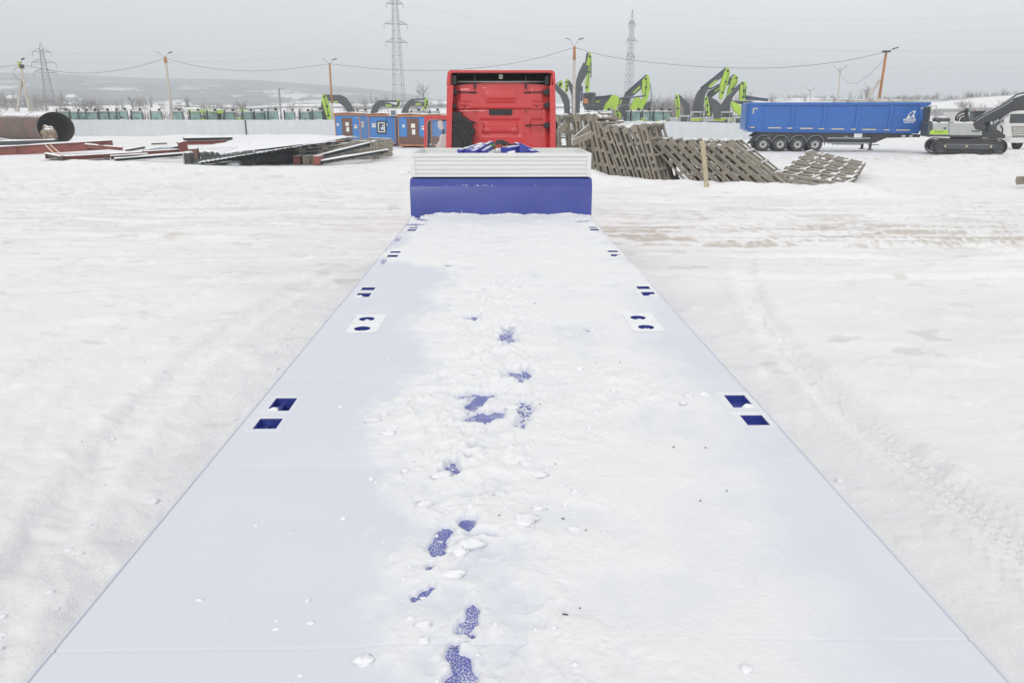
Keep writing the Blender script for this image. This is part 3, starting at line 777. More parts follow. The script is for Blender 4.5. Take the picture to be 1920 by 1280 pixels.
# ================================================================== RED TRACTOR UNIT
CY = 17.8                                           # rear edge of the side fairings
truck = thing('truck_cab', 'red tractor unit cab seen from behind with its left door open', 'truck', (0.12, CY, 0))
TO = Vector((0.12, CY, 0))
def TP(px, py, d=0.0):
    "photo position on the plane d metres behind the fairing edge, in truck space"
    return P(px, py, CY + d) - TO
def tpoly(name, pts, d0, d1, m, parent=truck, bevel=0, smooth=False):
    pl = [TP(px, py, d0) for px, py in pts]
    mb = MB().prism([(p.x, p.z) for p in pl], lambda u, v, t: (u, t, v), d0, d1)
    return mb.build(name, m, parent, bevel=bevel, smooth=smooth, fix=True)
def sbox(u, v, a, b, c, d, r):
    qx = max(a - u, u - b, 0); qy = max(c - v, v - d, 0)
    e = math.hypot(qx, qy); t = min(max(1 - e / r, 0), 1)
    return t * t * (3 - 2 * t)
def wall_h(u, v):
    h = 0.0
    h += .022 * sbox(u, v, 908, 969, 168, 184, 4) + .022 * sbox(u, v, 912, 965, 176, 190, 4)
    h += .014 * sbox(u, v, 864, 881, 170, 189, 3.5) + .014 * sbox(u, v, 998, 1016, 170, 189, 3.5)
    h -= .014 * sbox(u, v, 862, 880, 199, 202, 2) + .014 * sbox(u, v, 998, 1014, 199, 202, 2)
    h -= .026 * sbox(u, v, 904, 973, 227, 252, 5)
    h += .045 * sbox(u, v, 909, 968, 232, 246, 4) + .03 * sbox(u, v, 906, 916, 244, 250, 3) + .03 * sbox(u, v, 962, 971, 244, 250, 3)
    h -= .024 * sbox(u, v, 997, 1017, 226, 251, 4)
    h += .05 * sbox(u, v, 840, 1040, 120, 204.2, 1.6)
    h -= .010 * sbox(u, v, 840, 1040, 203.5, 206.5, 1.5)
    h -= .02 * max(0, abs(u - 941) / 90.0 - .86) * 8
    h += .03 * math.cos((u - 941) / 60.0)
    h += .02 * sbox(u, v, 1021, 1026, 206, 285, 2)
    return h
def wall_pt(a, b):
    u = 847 + a * (1033 - 847)
    top = 155.5 + 6.0 * (abs(u - 941) / 92.0) ** 2.2
    v = top + b * (292 - top)
    p = TP(u, v, .34)
    return (p.x, p.y - wall_h(u, v), p.z)
o = MB().grid(150, 110, wall_pt).build('rear_wall', M_RED, truck, smooth=True, fix=False)
# flank fairings and their inner returns
for s, pts, inn in ((-1, [(838, 160), (850.5, 160), (848, 206), (846.5, 290), (836, 290), (837, 206)], 1), (1, [(1030.5, 160), (1041, 160), (1042, 206), (1042, 290), (1031.5, 290), (1031, 206)], -1)):
    tpoly('side_fairing', pts, 0.0, .9, M_RED, bevel=.012)
# roof deflector: arched shell open to the rear, dark inside
outer = [(837, 159.5), (839, 137), (841.5, 133.5), (846, 132), (1034, 132), (1038.5, 133.5), (1040.5, 137), (1042, 159.5)]
inner = [(1037, 159.5), (1036, 140), (1034, 137.5), (1030, 136.6), (850, 136.6), (846, 137.5), (844.5, 140), (842.5, 159.5)]
pl = [TP(x, y, 0) for x, y in outer + inner]
mb = MB(); n_ = len(outer)
for d0, d1 in ((0.0, 1.5),):
    for i in range(n_ - 1):
        a, b = pl[i], pl[i + 1]; c, d = pl[2 * n_ - 2 - i], pl[2 * n_ - 1 - i]
        q = [a, b, c, d]; vs = [(p.x, d0, p.z) for p in q] + [(p.x * .97, d1, p.z - (.05 if p.z > 3.4 else 0)) for p in q]
        mb.add(vs, [(3, 2, 1, 0), (4, 5, 6, 7), (0, 1, 5, 4), (2, 3, 7, 6)] + ([(3, 0, 4, 7)] if i == 0 else []) + ([(1, 2, 6, 5)] if i == n_ - 2 else []))
mb.build('roof_deflector', M_RED, truck, smooth=False)
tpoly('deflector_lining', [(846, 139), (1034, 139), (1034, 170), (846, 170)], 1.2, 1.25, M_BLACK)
pl = [TP(x, y, .36) for x, y in ((852, 157), (1030, 157))]
MB().box(((pl[0].x + pl[1].x) / 2, .85, pl[0].z - .03), (pl[1].x - pl[0].x, 1.0, .04)).build('cab_roof', M_BLACK, truck)
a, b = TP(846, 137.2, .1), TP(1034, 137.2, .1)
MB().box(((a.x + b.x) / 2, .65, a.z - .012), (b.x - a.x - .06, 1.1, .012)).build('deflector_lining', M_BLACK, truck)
for x0, x1 in ((844.5, 847), (1033, 1035.5)):
    tpoly('deflector_cheek', [(x0, 140), (x1, 140), (x1 - .5, 160), (x0 - 1, 160)], .1, .7, M_RED)
# lock gear, stays and brackets
def brk(pts, d0=.10, d1=.30, name='bracket'): return tpoly(name, pts, d0, d1, M_BLACK, bevel=.01)
brk([(841, 168), (846, 166), (853, 166), (858, 171), (857, 176), (850, 178), (843, 174)])
brk([(1036, 167), (1028, 166), (1018, 171), (1019, 177), (1026, 179), (1036, 173)])
brk([(840, 195), (846, 193), (855, 196), (856, 202), (846, 203.5), (841, 201)])
brk([(1037, 193), (1032, 190), (1020, 195), (1020, 201), (1028, 204), (1037, 199)])
brk([(1037, 230), (1032, 228), (1020, 232), (1020, 240), (1032, 240), (1037, 237)])
brk([(839, 215), (848, 210), (866, 210), (866, 218), (852, 220), (841, 220)])
brk([(839, 268), (844, 266), (844, 274), (839, 274)]); brk([(1033, 270), (1037, 268), (1037, 276), (1033, 276)])
for (ax, ay, bx, by) in ((856, 172.5, 893, 174), (1021, 172.5, 983, 174), (1021, 235, 985, 235.5), (854, 217, 892, 231.5)):
    a, b = TP(ax, ay, .22), TP(bx, by, .26)
    MB().tube([a, b], .012, 8).tube([a + (b - a) * .72, b], .019, 8).build('stay_rod', M_BLACK, truck, smooth=True)
for px in (890, 986):
    tpoly('post', [(px - 1.5, 141), (px + 1.5, 141), (px + 1.5, 167), (px - 1.5, 167)], .2, .25, M_BLACK, bevel=.006)
for px in (852, 1025.5):
    tpoly('end_cap', [(px - 3.6, 144), (px - 2.5, 142), (px + 2.5, 142), (px + 3.6, 144), (px + 3.6, 157), (px + 2.5, 159), (px - 2.5, 159), (px - 3.6, 157)], .05, .16, M_BLACK, bevel=.012)
MB().tube([TP(855, 153.6, .2), TP(1023, 153.6, .2)], .016, 10).build('cross_bar', M_STEEL, truck, smooth=True)
tpoly('work_lamp', [(935.2, 139.2), (943, 139.2), (943, 148.6), (935.2, 148.6)], .3, .42, mat('lamp_cream', (.72, .70, .58), .4), bevel=.012)
tpoly('rear_vent', [(917, 205), (960, 205), (960, 215.8), (917, 215.8)], .27, .34, M_BLACK, bevel=.006)
for x, y in ((871, 200.3), (1006, 200.3), (891, 209.6), (986, 209.6)):
    p = TP(x, y, .28); MB().lathe([(0, -.012), (.016, -.012), (.018, .0), (.018, .04)], 12, Matrix.Translation((p.x, p.y, p.z)) @ Matrix.Rotation(-math.pi / 2, 4, 'X')).build('bolt', M_BLACK, truck)
for pts in ([(851, 178), (848, 186), (853, 195), (855, 203), (853, 212)], [(854, 160), (851, 164), (851, 168)], [(1033.5, 240), (1033.5, 256), (1033.5, 275)], [(854, 177), (855.5, 188), (855, 194)]):
    MB().tube([TP(x, y, .2) for x, y in pts], .010, 6).build('cable', M_BLACK, truck, smooth=True)
# ribbed black splash guard of the near side wheel and intake
duct = [(843, 212), (866, 211), (866, 217), (876, 222), (884, 229), (886, 240), (891.5, 243.5), (888, 252), (885.5, 262), (884.5, 292), (843, 292)]
tpoly('splash_guard', duct, .06, .30, M_BLACK, bevel=.02)
for r in (22, 31, 40, 47):
    pts = []
    for k in range(15):
        t = R_(92 - k * 7.2); x = 846 + r * math.cos(t) * .98; y = 273 - r * math.sin(t) * 1.15
        if x < 885.5: pts.append(TP(x, y, .055))
    MB().tube(pts, .022, 8).build('rib', M_BLACK, truck, smooth=True)
# cab shell ahead of the rear wall
hw = 1.16
side = [(.4, 1.0), (2.1, 1.0), (2.3, 1.3), (2.3, 2.0), (1.95, 3.0), (1.5, 3.35), (.4, 3.3)]
MB().prism(side, lambda u, v, t: (t, u, v), -hw, hw).build('cab_shell', M_RED, truck, bevel=.03, fix=True)
mb = MB(); mb.add([(-1.05, 2.316, 2.05), (1.05, 2.316, 2.05), (1.0, 2.0, 2.93), (-1.0, 2.0, 2.93)], [(0, 1, 2, 3)]); mb.build('windscreen', M_DKGL, truck)
for s in (-1, 1):
    mb = MB(); mb.add([(s * (hw + .006), 1.2, 2.05), (s * (hw + .006), 2.2, 2.05), (s * (hw + .006), 1.95, 2.75), (s * (hw + .006), 1.2, 2.75)], [(0, 1, 2, 3)]); mb.build('side_window', M_DKGL, truck)
    MB().beam((s * .42, -4.6, .95), (s * .42, 2.0, .95), .09, .26).build('chassis_rail', M_DARK, truck)
    MB().tube([(s * .85, -1.9, .65), (s * .85, -.7, .65)], .3, 18).build('fuel_tank', M_STEEL, truck, smooth=True)
    for yy, xx in ((1.15, 1.02), (-2.6, .93), (-3.95, .93)):
        t_ = put(tyre, 'wheel', truck, (s * xx, yy, .51), (0, math.pi / 2, 0), (1.27, 1.27, 1.2)); put(rimm, 'rim', t_)
MB().box((0, -3.2, 1.22), (.9, 1.0, .12)).build('fifth_wheel', M_DARK, truck)
for s in (-1, 1): MB().box((s * .93, -3.3, 1.12), (.5, 2.6, .03)).build('mudguard', M_BLACK, truck)
# near side door swung open: frame, sill and glass
DD = .95
def dpt(x, y): return TP(x, y, DD)
fo = [(795, 292), (795.5, 225), (797, 219), (802, 217), (842, 217)]
fi = [(842, 224.5), (806, 224.5), (802.5, 226), (801.5, 231), (801, 292)]
mb = MB(); o_ = [dpt(*p) for p in fo]; i_ = [dpt(*p) for p in fi][::-1]
for k in range(len(fo) - 1):
    vs = [(p.x, p.y - .035, p.z) for p in (o_[k], o_[k + 1], i_[k + 1], i_[k])] + [(p.x, p.y + .06, p.z) for p in (o_[k], o_[k + 1], i_[k + 1], i_[k])]
    mb.add(vs, [(0, 1, 2, 3), (7, 6, 5, 4), (0, 4, 5, 1), (2, 6, 7, 3)])
door = mb.build('door', M_RED, truck, fix=True)
a, b = dpt(795, 292), dpt(842, 292)
MB().box(((a.x + b.x) / 2, DD + .02, (1.0 + a.z) / 2), (b.x - a.x, .09, a.z - 1.0)).build('door_panel', M_RED, door, bevel=.02)
mb = MB(); q = [dpt(x, y) for x, y in ((801.5, 292), (842, 292), (842, 224), (802, 224))]
mb.add([tuple(p + Vector((0, .015, 0))) for p in q], [(0, 1, 2, 3)]); mb.build('window', M_GLASS, door)
MB().tube([dpt(x, y) + Vector((0, -.045, 0)) for x, y in ((801.3, 290), (801.6, 232), (803.5, 226.5), (808, 224.6), (838, 224.4))], .012, 6).build('window_seal', mat('grey_seal', (.35, .30, .30), .6), door, smooth=True)
# white mirror heads seen through the door glass, and the far side one
M_MIR = mat('mirror_white', (.74, .74, .72), .4)
mr_ = tpoly('mirror', [(820.5, 228), (823, 226), (829, 227), (832, 241), (830, 244), (824, 243), (821, 238)], 1.9, 2.1, M_MIR, bevel=.03)
tpoly('mirror', [(824, 254), (828, 252), (841, 252), (841, 283), (826, 283), (823.5, 279)], 1.85, 2.1, M_MIR, bevel=.04)
tpoly('mirror_arm', [(829, 242), (833, 242), (835, 255), (829, 255)], 1.98, 2.05, M_BLACK)
tpoly('mirror_foot', [(815, 283), (818, 272), (825, 262), (825, 283)], 1.9, 2.0, M_MIR, bevel=.02)
tpoly('mirror_arm', [(818, 228), (822, 225), (841, 225), (841, 228)], 2.02, 2.07, M_BLACK)
tpoly('mirror', [(1042.5, 229), (1045.5, 230), (1046, 240), (1044.5, 243), (1042.5, 242)], 1.9, 2.1, M_BLACK, bevel=.02)
tpoly('grab_handle', [(1042, 247), (1043.5, 247), (1043.5, 285), (1042, 285)], .6, .66, M_BLACK)

# ================================================================== LOAD GEAR IN THE TRAY
M_BAR = mat('blue_bar', (0.06, 0.07, 0.38), 0.45, var=0.1, snow=.12)
M_STRO = mat('orange_webbing', (0.36, 0.12, 0.06), .8, var=.2); M_STRG = mat('green_webbing', (0.13, 0.22, 0.08), .8, var=.2)
def item(name, label, cat, mb, m, group=None, bevel=0): return tag(mb.build(name, m, bevel=bevel, fix=True), label, cat, group)
def tp(px, py, Y): return P(px, py, Y)
bars = [((862, 286, 11.25), (905, 273, 11.9), .085, 'dark ended blue steel bar lying lowest at the left of the heap'), ((878, 287, 11.15), (908, 276, 11.6), .10, 'thick blue bar sloping up left of the heap in the white tray'),
        ((886, 287, 11.05), (921, 269, 11.9), .07, 'slim blue bar beside the thick bar reaching the top of the heap'), ((905, 286, 11.2), (922, 276, 11.7), .06, 'short frosted blue bar left of the heap centre'),
        ((1000, 287, 11.2), (972, 276, 11.7), .07, 'frosted blue bar sloping down right of the blue block'), ((990, 281, 11.5), (966, 270, 12.0), .05, 'thin blue bar behind the blue block in the tray')]
for a, b, w_, lb in bars:
    item('lashing_bar', lb, 'steel bar', MB().beam(tp(*a), tp(*b), w_, w_), M_BAR, 'blue bars heaped in the white tray', .006)
item('wedge_block', 'solid blue steel block right of centre on the heap in the white tray', 'block', MB().beam(tp(946, 283, 11.3), tp(971, 279, 11.5), .17, .10), M_BAR, None, .01)
item('wheel_chock', 'pale blue chock at the far right foot of the heap', 'chock', MB().prism([(0, 0), (.3, 0), (0, .14)], lambda u, v, t: tuple(tp(974, 286, 11.3) + Vector((u, t, v))), 0, .25), M_BAR)
rnd = random.Random(11)
def squiggle(a, b, n, amp, r):
    pts = []
    for k in range(n):
        t = k / (n - 1); p = Vector(a).lerp(Vector(b), t)
        pts.append(p + Vector((rnd.uniform(-1, 1), rnd.uniform(-1, 1), rnd.uniform(-.6, .5))) * amp)
    return MB().tube(pts, r, 6)
mb = squiggle(tp(915, 277, 11.7), tp(955, 272, 11.9), 16, .06, .016)
item('ratchet_strap', 'orange ratchet strap tangled over the top of the heap in the tray', 'strap', mb, M_STRO)
item('ratchet_strap', 'green ratchet strap bundled left of the heap top', 'strap', squiggle(tp(913, 278, 11.6), tp(926, 274, 11.7), 14, .05, .02), M_STRG)
item('chain', 'dark chain curled along the crest of the heap in the white tray', 'chain', squiggle(tp(922, 268, 11.9), tp(965, 274, 11.9), 22, .05, .022), M_DARK)
item('hose', 'black hose arched over the right of the heap', 'hose', MB().tube([tp(930, 266, 12), tp(942, 266, 12), tp(952, 270, 11.9), (tp(960, 278, 11.8))], .03, 8), M_BLACK)
mb = MB()
for k in range(9):
    g = tp(rnd.uniform(900, 985), rnd.uniform(277, 288), rnd.uniform(11.2, 11.9)); mb.blob(g, (rnd.uniform(.04, .09), .05, rnd.uniform(.02, .05)), seed=k, amp=.5, nu=9, nv=6)
for k in range(40):
    mb.blob((rnd.uniform(-1.15, 1.2), rnd.uniform(10.8, 12.3), 1.9), (rnd.uniform(.1, .25), .12, rnd.uniform(.02, .05)), seed=k + .5, amp=.4, nu=9, nv=6)
tag(mb.build('tray_snow', M_SNOWP, smooth=True), 'snow fallen between the bars and on the floor of the white tray', 'snow', kind='stuff')
item('tool_box', 'low dark box under the heap of bars in the tray', 'box', MB().box((.07, 11.65, 2.0), (.75, .55, .2)), M_DARK, None, .02)

# ================================================================== PALE SHEET FENCE
FP = [(-80, 104.5), (-33.3, 103.4), (-22.3, 104.0), (12.5, 98.5), (20.5, 94.5), (31.5, 84.5)]
FH = [2.02, 1.98, 1.98, 1.86, 1.86, 1.62]
fence = thing('sheet_fence', 'long pale grey profiled sheet fence in front of the parked machines', 'fence', (0, 104, 0))
def fence_panel():
    mb = MB(); n = 6; wv = 1.14 / n; xs = []
    for k in range(n): xs += [(k * wv, 0), (k * wv + wv * .35, 0), (k * wv + wv * .5, -.035), (k * wv + wv * .85, -.035)]
    xs.append((n * wv, 0))
    vs = [(x, y, 0) for x, y in xs] + [(x, y, 1) for x, y in xs]; m = len(xs)
    mb.add(vs, [(i, i + 1, m + i + 1, m + i) for i in range(m - 1)])
    return mb.mesh('panel', M_FENCE)
fpm = fence_panel(); postm = MB().box((0, .06, .5), (.06, .06, 1)).mesh('post', M_STEEL)
for k in range(len(FP) - 1):
    (ax, ay), (bx, by) = FP[k], FP[k + 1]; ln = math.hypot(bx - ax, by - ay); n = max(1, round(ln / 1.15)); rz = math.atan2(by - ay, bx - ax)
    for i in range(n):
        t = i / n; h = FH[k] + (FH[k + 1] - FH[k]) * t
        put(fpm, 'panel', fence, (ax + (bx - ax) * t, ay + (by - ay) * t - 104, .05), (0, 0, rz), (ln / n / 1.15, 1, h))
        if i % 3 == 0: put(postm, 'post', fence, (ax + (bx - ax) * t, ay + (by - ay) * t - 104, 0), (0, 0, rz), (1, 1, h))
MB().box((-33.3, -.68, 1.0), (.16, .12, 2.0)).build('post', M_DARK, fence, label='dark gap post between two fence runs')

# ================================================================== BLUE SITE HUTS
def hut(label, px0, Y, wpx, H, door=None, window=None, skirt=False, rz=0.0, depth=5.8, notices=(), ac=False):
    p0 = P(px0, 215, Y); p1 = P(px0 + wpx, 215, Y); wd = p1.x - p0.x
    h = thing('site_hut', label, 'hut', ((p0.x + p1.x) / 2, Y, 0), rz, 'blue clad site huts')
    x = wd / 2; z0 = .18
    MB().box((0, depth / 2, (z0 + H) / 2), (wd - .06, depth - .06, H - z0)).build('body', M_HUT, h)
    mb = MB(); npl = 17; ph = (H - .25 - z0 - .1) / npl
    for k in range(npl):
        a = z0 + .1 + k * ph; b = a + ph
        mb.add([(-x, -.012, a), (x, -.012, a), (x, .018, b), (-x, .018, b), (-x, .03, a), (x, .03, a)], [(0, 1, 2, 3), (0, 4, 5, 1)])
        mb.add([(x + .012, 0, a), (x + .012, depth, a), (x - .018, depth, b), (x - .018, 0, b), (x - .03, 0, a), (x - .03, depth, a)], [(0, 1, 2, 3), (0, 4, 5, 1)])
        mb.add([(-x - .012, depth, a), (-x - .012, 0, a), (-x + .018, 0, b), (-x + .018, depth, b)], [(0, 1, 2, 3)])
    mb.build('siding', M_HUT, h, kind='stuff')
    for sx in (-1, 1):
        for yy in (-.03, depth + .0): MB().box((sx * (x + .005), yy, (z0 + H) / 2), (.07, .09, H - z0)).build('corner_trim', M_ORANGE, h)
    MB().box((0, -.04, H - .075), (wd + .2, .08, .15)).build('eaves_board', M_ORANGE, h)
    MB().box((0, -.035, z0 + .03), (wd + .1, .08, .11)).build('base_beam', M_ORANGE, h)
    MB().box((x + .05, depth / 2, H - .075), (.08, depth, .15)).build('eaves_board', M_ORANGE, h)
    mb = MB(); mb.prism([(-x - .2, H), (0, H + .07), (x + .2, H), (x + .2, H + .03), (0, H + .11), (-x - .2, H + .03)], lambda u, v, t: (u, t, v), -.2, depth + .2); mb.build('roof', M_ORANGE, h, fix=True)
    rs = random.Random(int(px0)); mb = MB()
    mb.grid(24, 30, lambda a, b: ((a - .5) * (wd + .34), -.16 + b * (depth + .3), H + .05 + .07 * (1 - abs(a - .5) * 2) + .10 * max(0, mnoise.noise(Vector((a * 5, b * 6, px0))) + .35) * min(1, a * 12, (1 - a) * 12, b * 12, (1 - b) * 12)))
    mb.build('roof_snow', M_SNOWP, h, smooth=True)
    for k, sx in enumerate((-.8, .8)): MB().box((sx, depth / 2, .09), (.2, depth, .18)).build('skid', M_DARK, h)
    if skirt: MB().box((0, -.022, z0 + .42), (wd - .1, .02, .62)).build('skirt_board', M_DOOR, h)
    if door:
        dx, dw = door
        d = MB().box((dx, -.03, z0 + 1.13), (dw, .05, 2.0)).build('door', M_DOOR, h)
        MB().box((dx, -.02, z0 + 2.16), (dw + .16, .05, .08)).box((dx - dw / 2 - .04, -.02, z0 + 1.1), (.07, .05, 2.06)).box((dx + dw / 2 + .04, -.02, z0 + 1.1), (.07, .05, 2.06)).build('frame', M_ORANGE if False else M_DOOR, d)
        for zz, hh in ((1.62, .34), (1.12, .42)):
            s_ = MB().box((dx + (.02 if zz > 1.3 else .05), -.062, z0 + zz), (.34 if zz > 1.3 else .28, .006, hh)).build('notice', M_PAPER, d)
        MB().tube([(dx - dw / 2 + .08, -.08, z0 + .98), (dx - dw / 2 + .2, -.08, z0 + .98)], .015, 6).build('handle', M_STEEL, d)
    if window:
        wx, wz, ww, wh = window
        f = MB()
        for (cx, cz, sx_, sz_) in ((wx, wz + wh / 2, ww, .09), (wx, wz - wh / 2, ww, .09), (wx - ww / 2, wz, .09, wh), (wx + ww / 2, wz, .09, wh)): f.box((cx, -.05, cz), (sx_ + .09 * (sz_ > .1) * 0 + (.09 if sx_ > .1 else 0), .09, sz_ - (.09 if sx_ < .1 else 0)))
        f = f.build('window', M_BLACK, h)
        g = MB(); iw, ih = ww - .09, wh - .09
        for (cx, cz, sx_, sz_) in ((wx, wz + ih / 2 - .05, iw, .10), (wx, wz - ih / 2 + .05, iw, .10), (wx - iw / 2 + .05, wz, .10, ih - .2), (wx + iw / 2 - .05, wz, .10, ih - .2)): g.box((cx, -.04, cz), (sx_, .05, sz_))
        g.build('sash', M_PAPER, f)
        MB().box((wx, -.02, wz), (iw - .2, .02, ih - .2)).build('pane', M_DKGL, f)
        MB().box((wx + .06, -.034, wz - .10), (iw * .42, .006, ih * .28)).box((wx + .12, -.034, wz + .12), (iw * .2, .006, ih * .2)).build('pane_reflection', mat('pale_reflection', (.55, .66, .72), .7), f)  # reflection in the pane, painted as flat pale patches
    for (nx, nz, nw, nh, m, fc) in notices:
        if fc == 'f': nb = MB().box((nx, -.03, nz), (nw, .01, nh))
        else: nb = MB().box((x + .03, nx, nz), (.01, nw, nh))
        nb = nb.build('notice', M_PAPER, h)
        q = MB()
        if m == 'r':
            if fc == 'f': q.box((nx, -.038, nz + nh * .12), (nw * .7, .006, nh * .3))
            q.build('print', M_REDP, nb)
        else:
            for kk in range(3):
                if fc == 'f': q.box((nx, -.038, nz + nh * (.28 - .26 * kk)), (nw * .7, .006, nh * .08))
                else: q.box((x + .038, nx, nz + nh * (.22 - .2 * kk)), (.006, nw * .75, nh * .14))
            q.build('print', M_PRINT, nb)
    if ac:
        a = MB().box((x - .12, -.12, H + .14), (.66, .34, .52)).build('air_conditioner', M_PAPER, h, bevel=.02)
        MB().box((x - .10, -.30, H + .14), (.42, .02, .40)).build('grille', mat('grille_blue_grey', (.14, .19, .23), .5), a)
        MB().tube([(x - .75, -.09, H), (x - .75, -.06, H - .5), (x - .72, -.06, H - .75)], .014, 6).build('cable', M_BLACK, h)
        MB().box((x - .72, -.06, H - .85), (.06, .05, .22)).build('junction_box', M_PAPER, h)
    return h
hut('blue site hut with brown door nearest the fence end, dark window sign on its flank', 627.5, 77.0, 46, 2.78, door=(-.05, .86), notices=((-.95, 1.75, .24, .26, 'g', 'f'), (.80, 1.55, .28, .34, 'r', 'f'), (.95, 2.4, .1, .1, 'g', 'f'), (1.35, 1.75, 1.6, .55, 'g', 's')))
hut('blue site hut with a black framed window and a roof air conditioner', 690.5, 69.0, 50, 2.70, window=(-.06, 1.62, .72, .96), notices=((-.72, 1.78, .32, .34, 'g', 'f'),), ac=True)
hut('blue site hut with brown door and brown skirt beside the open truck door', 746, 65.5, 52, 2.66, door=(.06, .84), skirt=True, notices=((-.72, 1.78, .2, .24, 'g', 'f'), (.93, 1.62, .26, .3, 'r', 'f')))
hut('blue site hut seen through the open truck door glass', 808, 66.5, 52, 2.66, skirt=True)

# ================================================================== WOODEN FRAMES
WL, WW, WT = 2.75, 2.3, .25
_rail = MB().box((0, 0, WL / 2), (.07, .12, WL)).mesh('rail', M_WOOD)
_slat = MB().box((0, 0, 0), (.025, WW, .10)).mesh('slat', M_WOOD)
_blk = MB().box((0, 0, 0), (WT - .145, .115, .15)).mesh('block', M_WOOD)
_end = MB().box((0, 0, 0), (WT - .144, .13, .30)).mesh('end_block', M_WOOD)
def wood_frame(label, loc, yaw, lean, group, roll=0.0, L=1.0, seed=0):
    f = thing('wooden_frame', label, 'wooden frame', loc, 0, group)
    f.rotation_euler = (Matrix.Rotation(yaw, 3, 'Z') @ Matrix.Rotation(lean, 3, 'Y') @ Matrix.Rotation(roll, 3, 'X')).to_euler()
    f.scale = (1, 1, L)
    rs = random.Random(seed)
    for sx in (-1, 1):
        for yy in (0.05, WW / 2, WW - .05):
            put(_rail, 'rail', f, (sx * (WT / 2 - .035), yy, 0), (0, 0, 0), (1, rs.uniform(.85, 1.15), 1))
        for k in range(5):
            z = .07 + k * (WL - .14) / 4 + (rs.uniform(-.06, .06) if 0 < k < 4 else 0)
            put(_slat, 'slat', f, (sx * (WT / 2 + .0135), WW / 2, z), (rs.uniform(-.015, .015), 0, 0))
    for yy in (0.055, WW / 2 + .003, WW - .055):
        for k in range(5):
            z = .13 + k * (WL - .26) / 4
            put(_end if k in (0, 4) else _blk, 'block', f, (0, yy, z + (rs.uniform(-.05, .05) if 0 < k < 4 else 0)))
    return f
SN = []                                        # where snow gathers on the frames: (frame, local point)
ga = 'wooden frames leaning in a row behind the gooseneck'
words = ['first', 'second', 'third', 'fourth', 'fifth', 'sixth', 'seventh', 'eighth', 'ninth', 'tenth', 'eleventh', 'twelfth']
A = []
yawA = R_(-30)
for k in range(10):
    x = 3.7 + k * .285; y = 30.9 - k * .165
    ln = [-12, -8, -15, -20, -24, -25, -24, -22, -21, -20][k]
    lb = 'steep grey wooden frame, %s from the truck in the tall leaning row' % words[k]
    f = wood_frame(lb, (x, y, .06), yawA + R_([6, -4, 3, 0, -2, 2, 0, 3, -2, 0][k]), R_(ln), ga, roll=R_([2, -3, 1, 0, 0, 0, 1, -1, 0, 0][k]), L=[.98, .96, 1, .98, .93, .88, .86, .84, .86, .88][k], seed=k)
    A.append(f)
for k in range(3):                              # two wider ones standing further back beside the cab
    f = wood_frame(['upright frame closest to the red cab behind the row', 'upright wooden frame leaning on the one by the cab', 'back frame half hidden behind the tall leaning row'][k], (2.6 + k * .55, 32.3 + .3 * k, .05), R_(-62 + 6 * k), R_(-7 - 4 * k), ga, L=.97, seed=20 + k); A.append(f)
B = []
gb = 'wooden frames slumped low beyond the pale prop'
for k in range(9):
    x = 7.05 + k * .405; y = 29.9 - k * .165
    ln = [-46, -47, -49, -50, -50, -51, -52, -53, -54][k]
    f = wood_frame('low slumped wooden frame, %s counted from the tall row' % words[k], (x + .6, y - .1, .06), R_(-22 + [0, 1, -1, .5, 0, -1, 1, 0, -3][k]), R_(ln), gb, L=[.86, .88, .9, .9, .92, .92, .94, .96, 1][k], seed=40 + k); B.append(f)
C = []
gc = 'wooden frames lying almost flat at the right end'
for k in range(5):
    x = 12.75 + k * .85; y = 27.6 + k * 1.5
    f = wood_frame(['nearest flat lying wooden frame with square end blocks', 'second flat frame from the front of the fallen group', 'middle flat frame of the fallen group', 'fourth flat frame back in the fallen group', 'farthest flat frame with a rusty end in the fallen group'][k], (x, y, .16 + .07 * k), R_(-32 + k), R_(-83 + k * 1.2), gc, L=.92, seed=60 + k); C.append(f)
wood_frame('broken wooden frame lying at the right edge of the yard', P(1903, 349, 28.5) * 1.0 - Vector((0, 0, 0)), R_(-65), R_(80), 'broken frame at the edge', L=.9, seed=90).location.z = .3
bpy.context.view_layer.update()
rs = random.Random(3); mb = MB()
for grp, n, ztop in ((A, 12, WL), (B, 10, WL), (C, 10, .0)):
    for f in grp:
        M_ = f.matrix_world
        for k in range(n):
            y = rs.uniform(.05, WW - .05); z = ztop * (.99 if grp is not C else 1) if rs.random() < .93 else rs.uniform(.1, WL)
            if grp is C: z = rs.uniform(.05, WL)
            p = M_ @ Vector((rs.uniform(-WT / 2, WT / 2), y, z))
            if rs.random() < .85: mb.blob((p.x, p.y, p.z + .02), (rs.uniform(.06, .15), rs.uniform(.06, .16), rs.uniform(.035, .075)), seed=rs.random() * 50, nu=9, nv=6, amp=.4)
tag(mb.build('frame_snow', M_SNOWP, smooth=True), 'snow caught on the tops and slats of the wooden frames', 'snow', kind='stuff')
a, b = P(1317, 264, 28.0), P(1326, 352, 27.4)
tag(MB().beam(a, Vector((b.x, b.y, .1)), .16, .05, up=(0, 1, 0)).build('prop_plank', M_WOODN), 'pale new plank propping the slumped wooden frames', 'plank')
for (p, q, lb) in (((1105, 238, 30.2), (1078, 262, 29.6), 'short grey board nailed across the tall frames near the cab'), ((1110, 252, 29.7), (1074, 268, 29.2), 'second short board below the upper one across the tall frames'), ((1062, 232, 31), (1048, 246, 30.8), 'stub of board by the red cab')):
    tag(MB().beam(P(*p), P(*q), .05, .24).build('board', M_WOOD), lb, 'board')

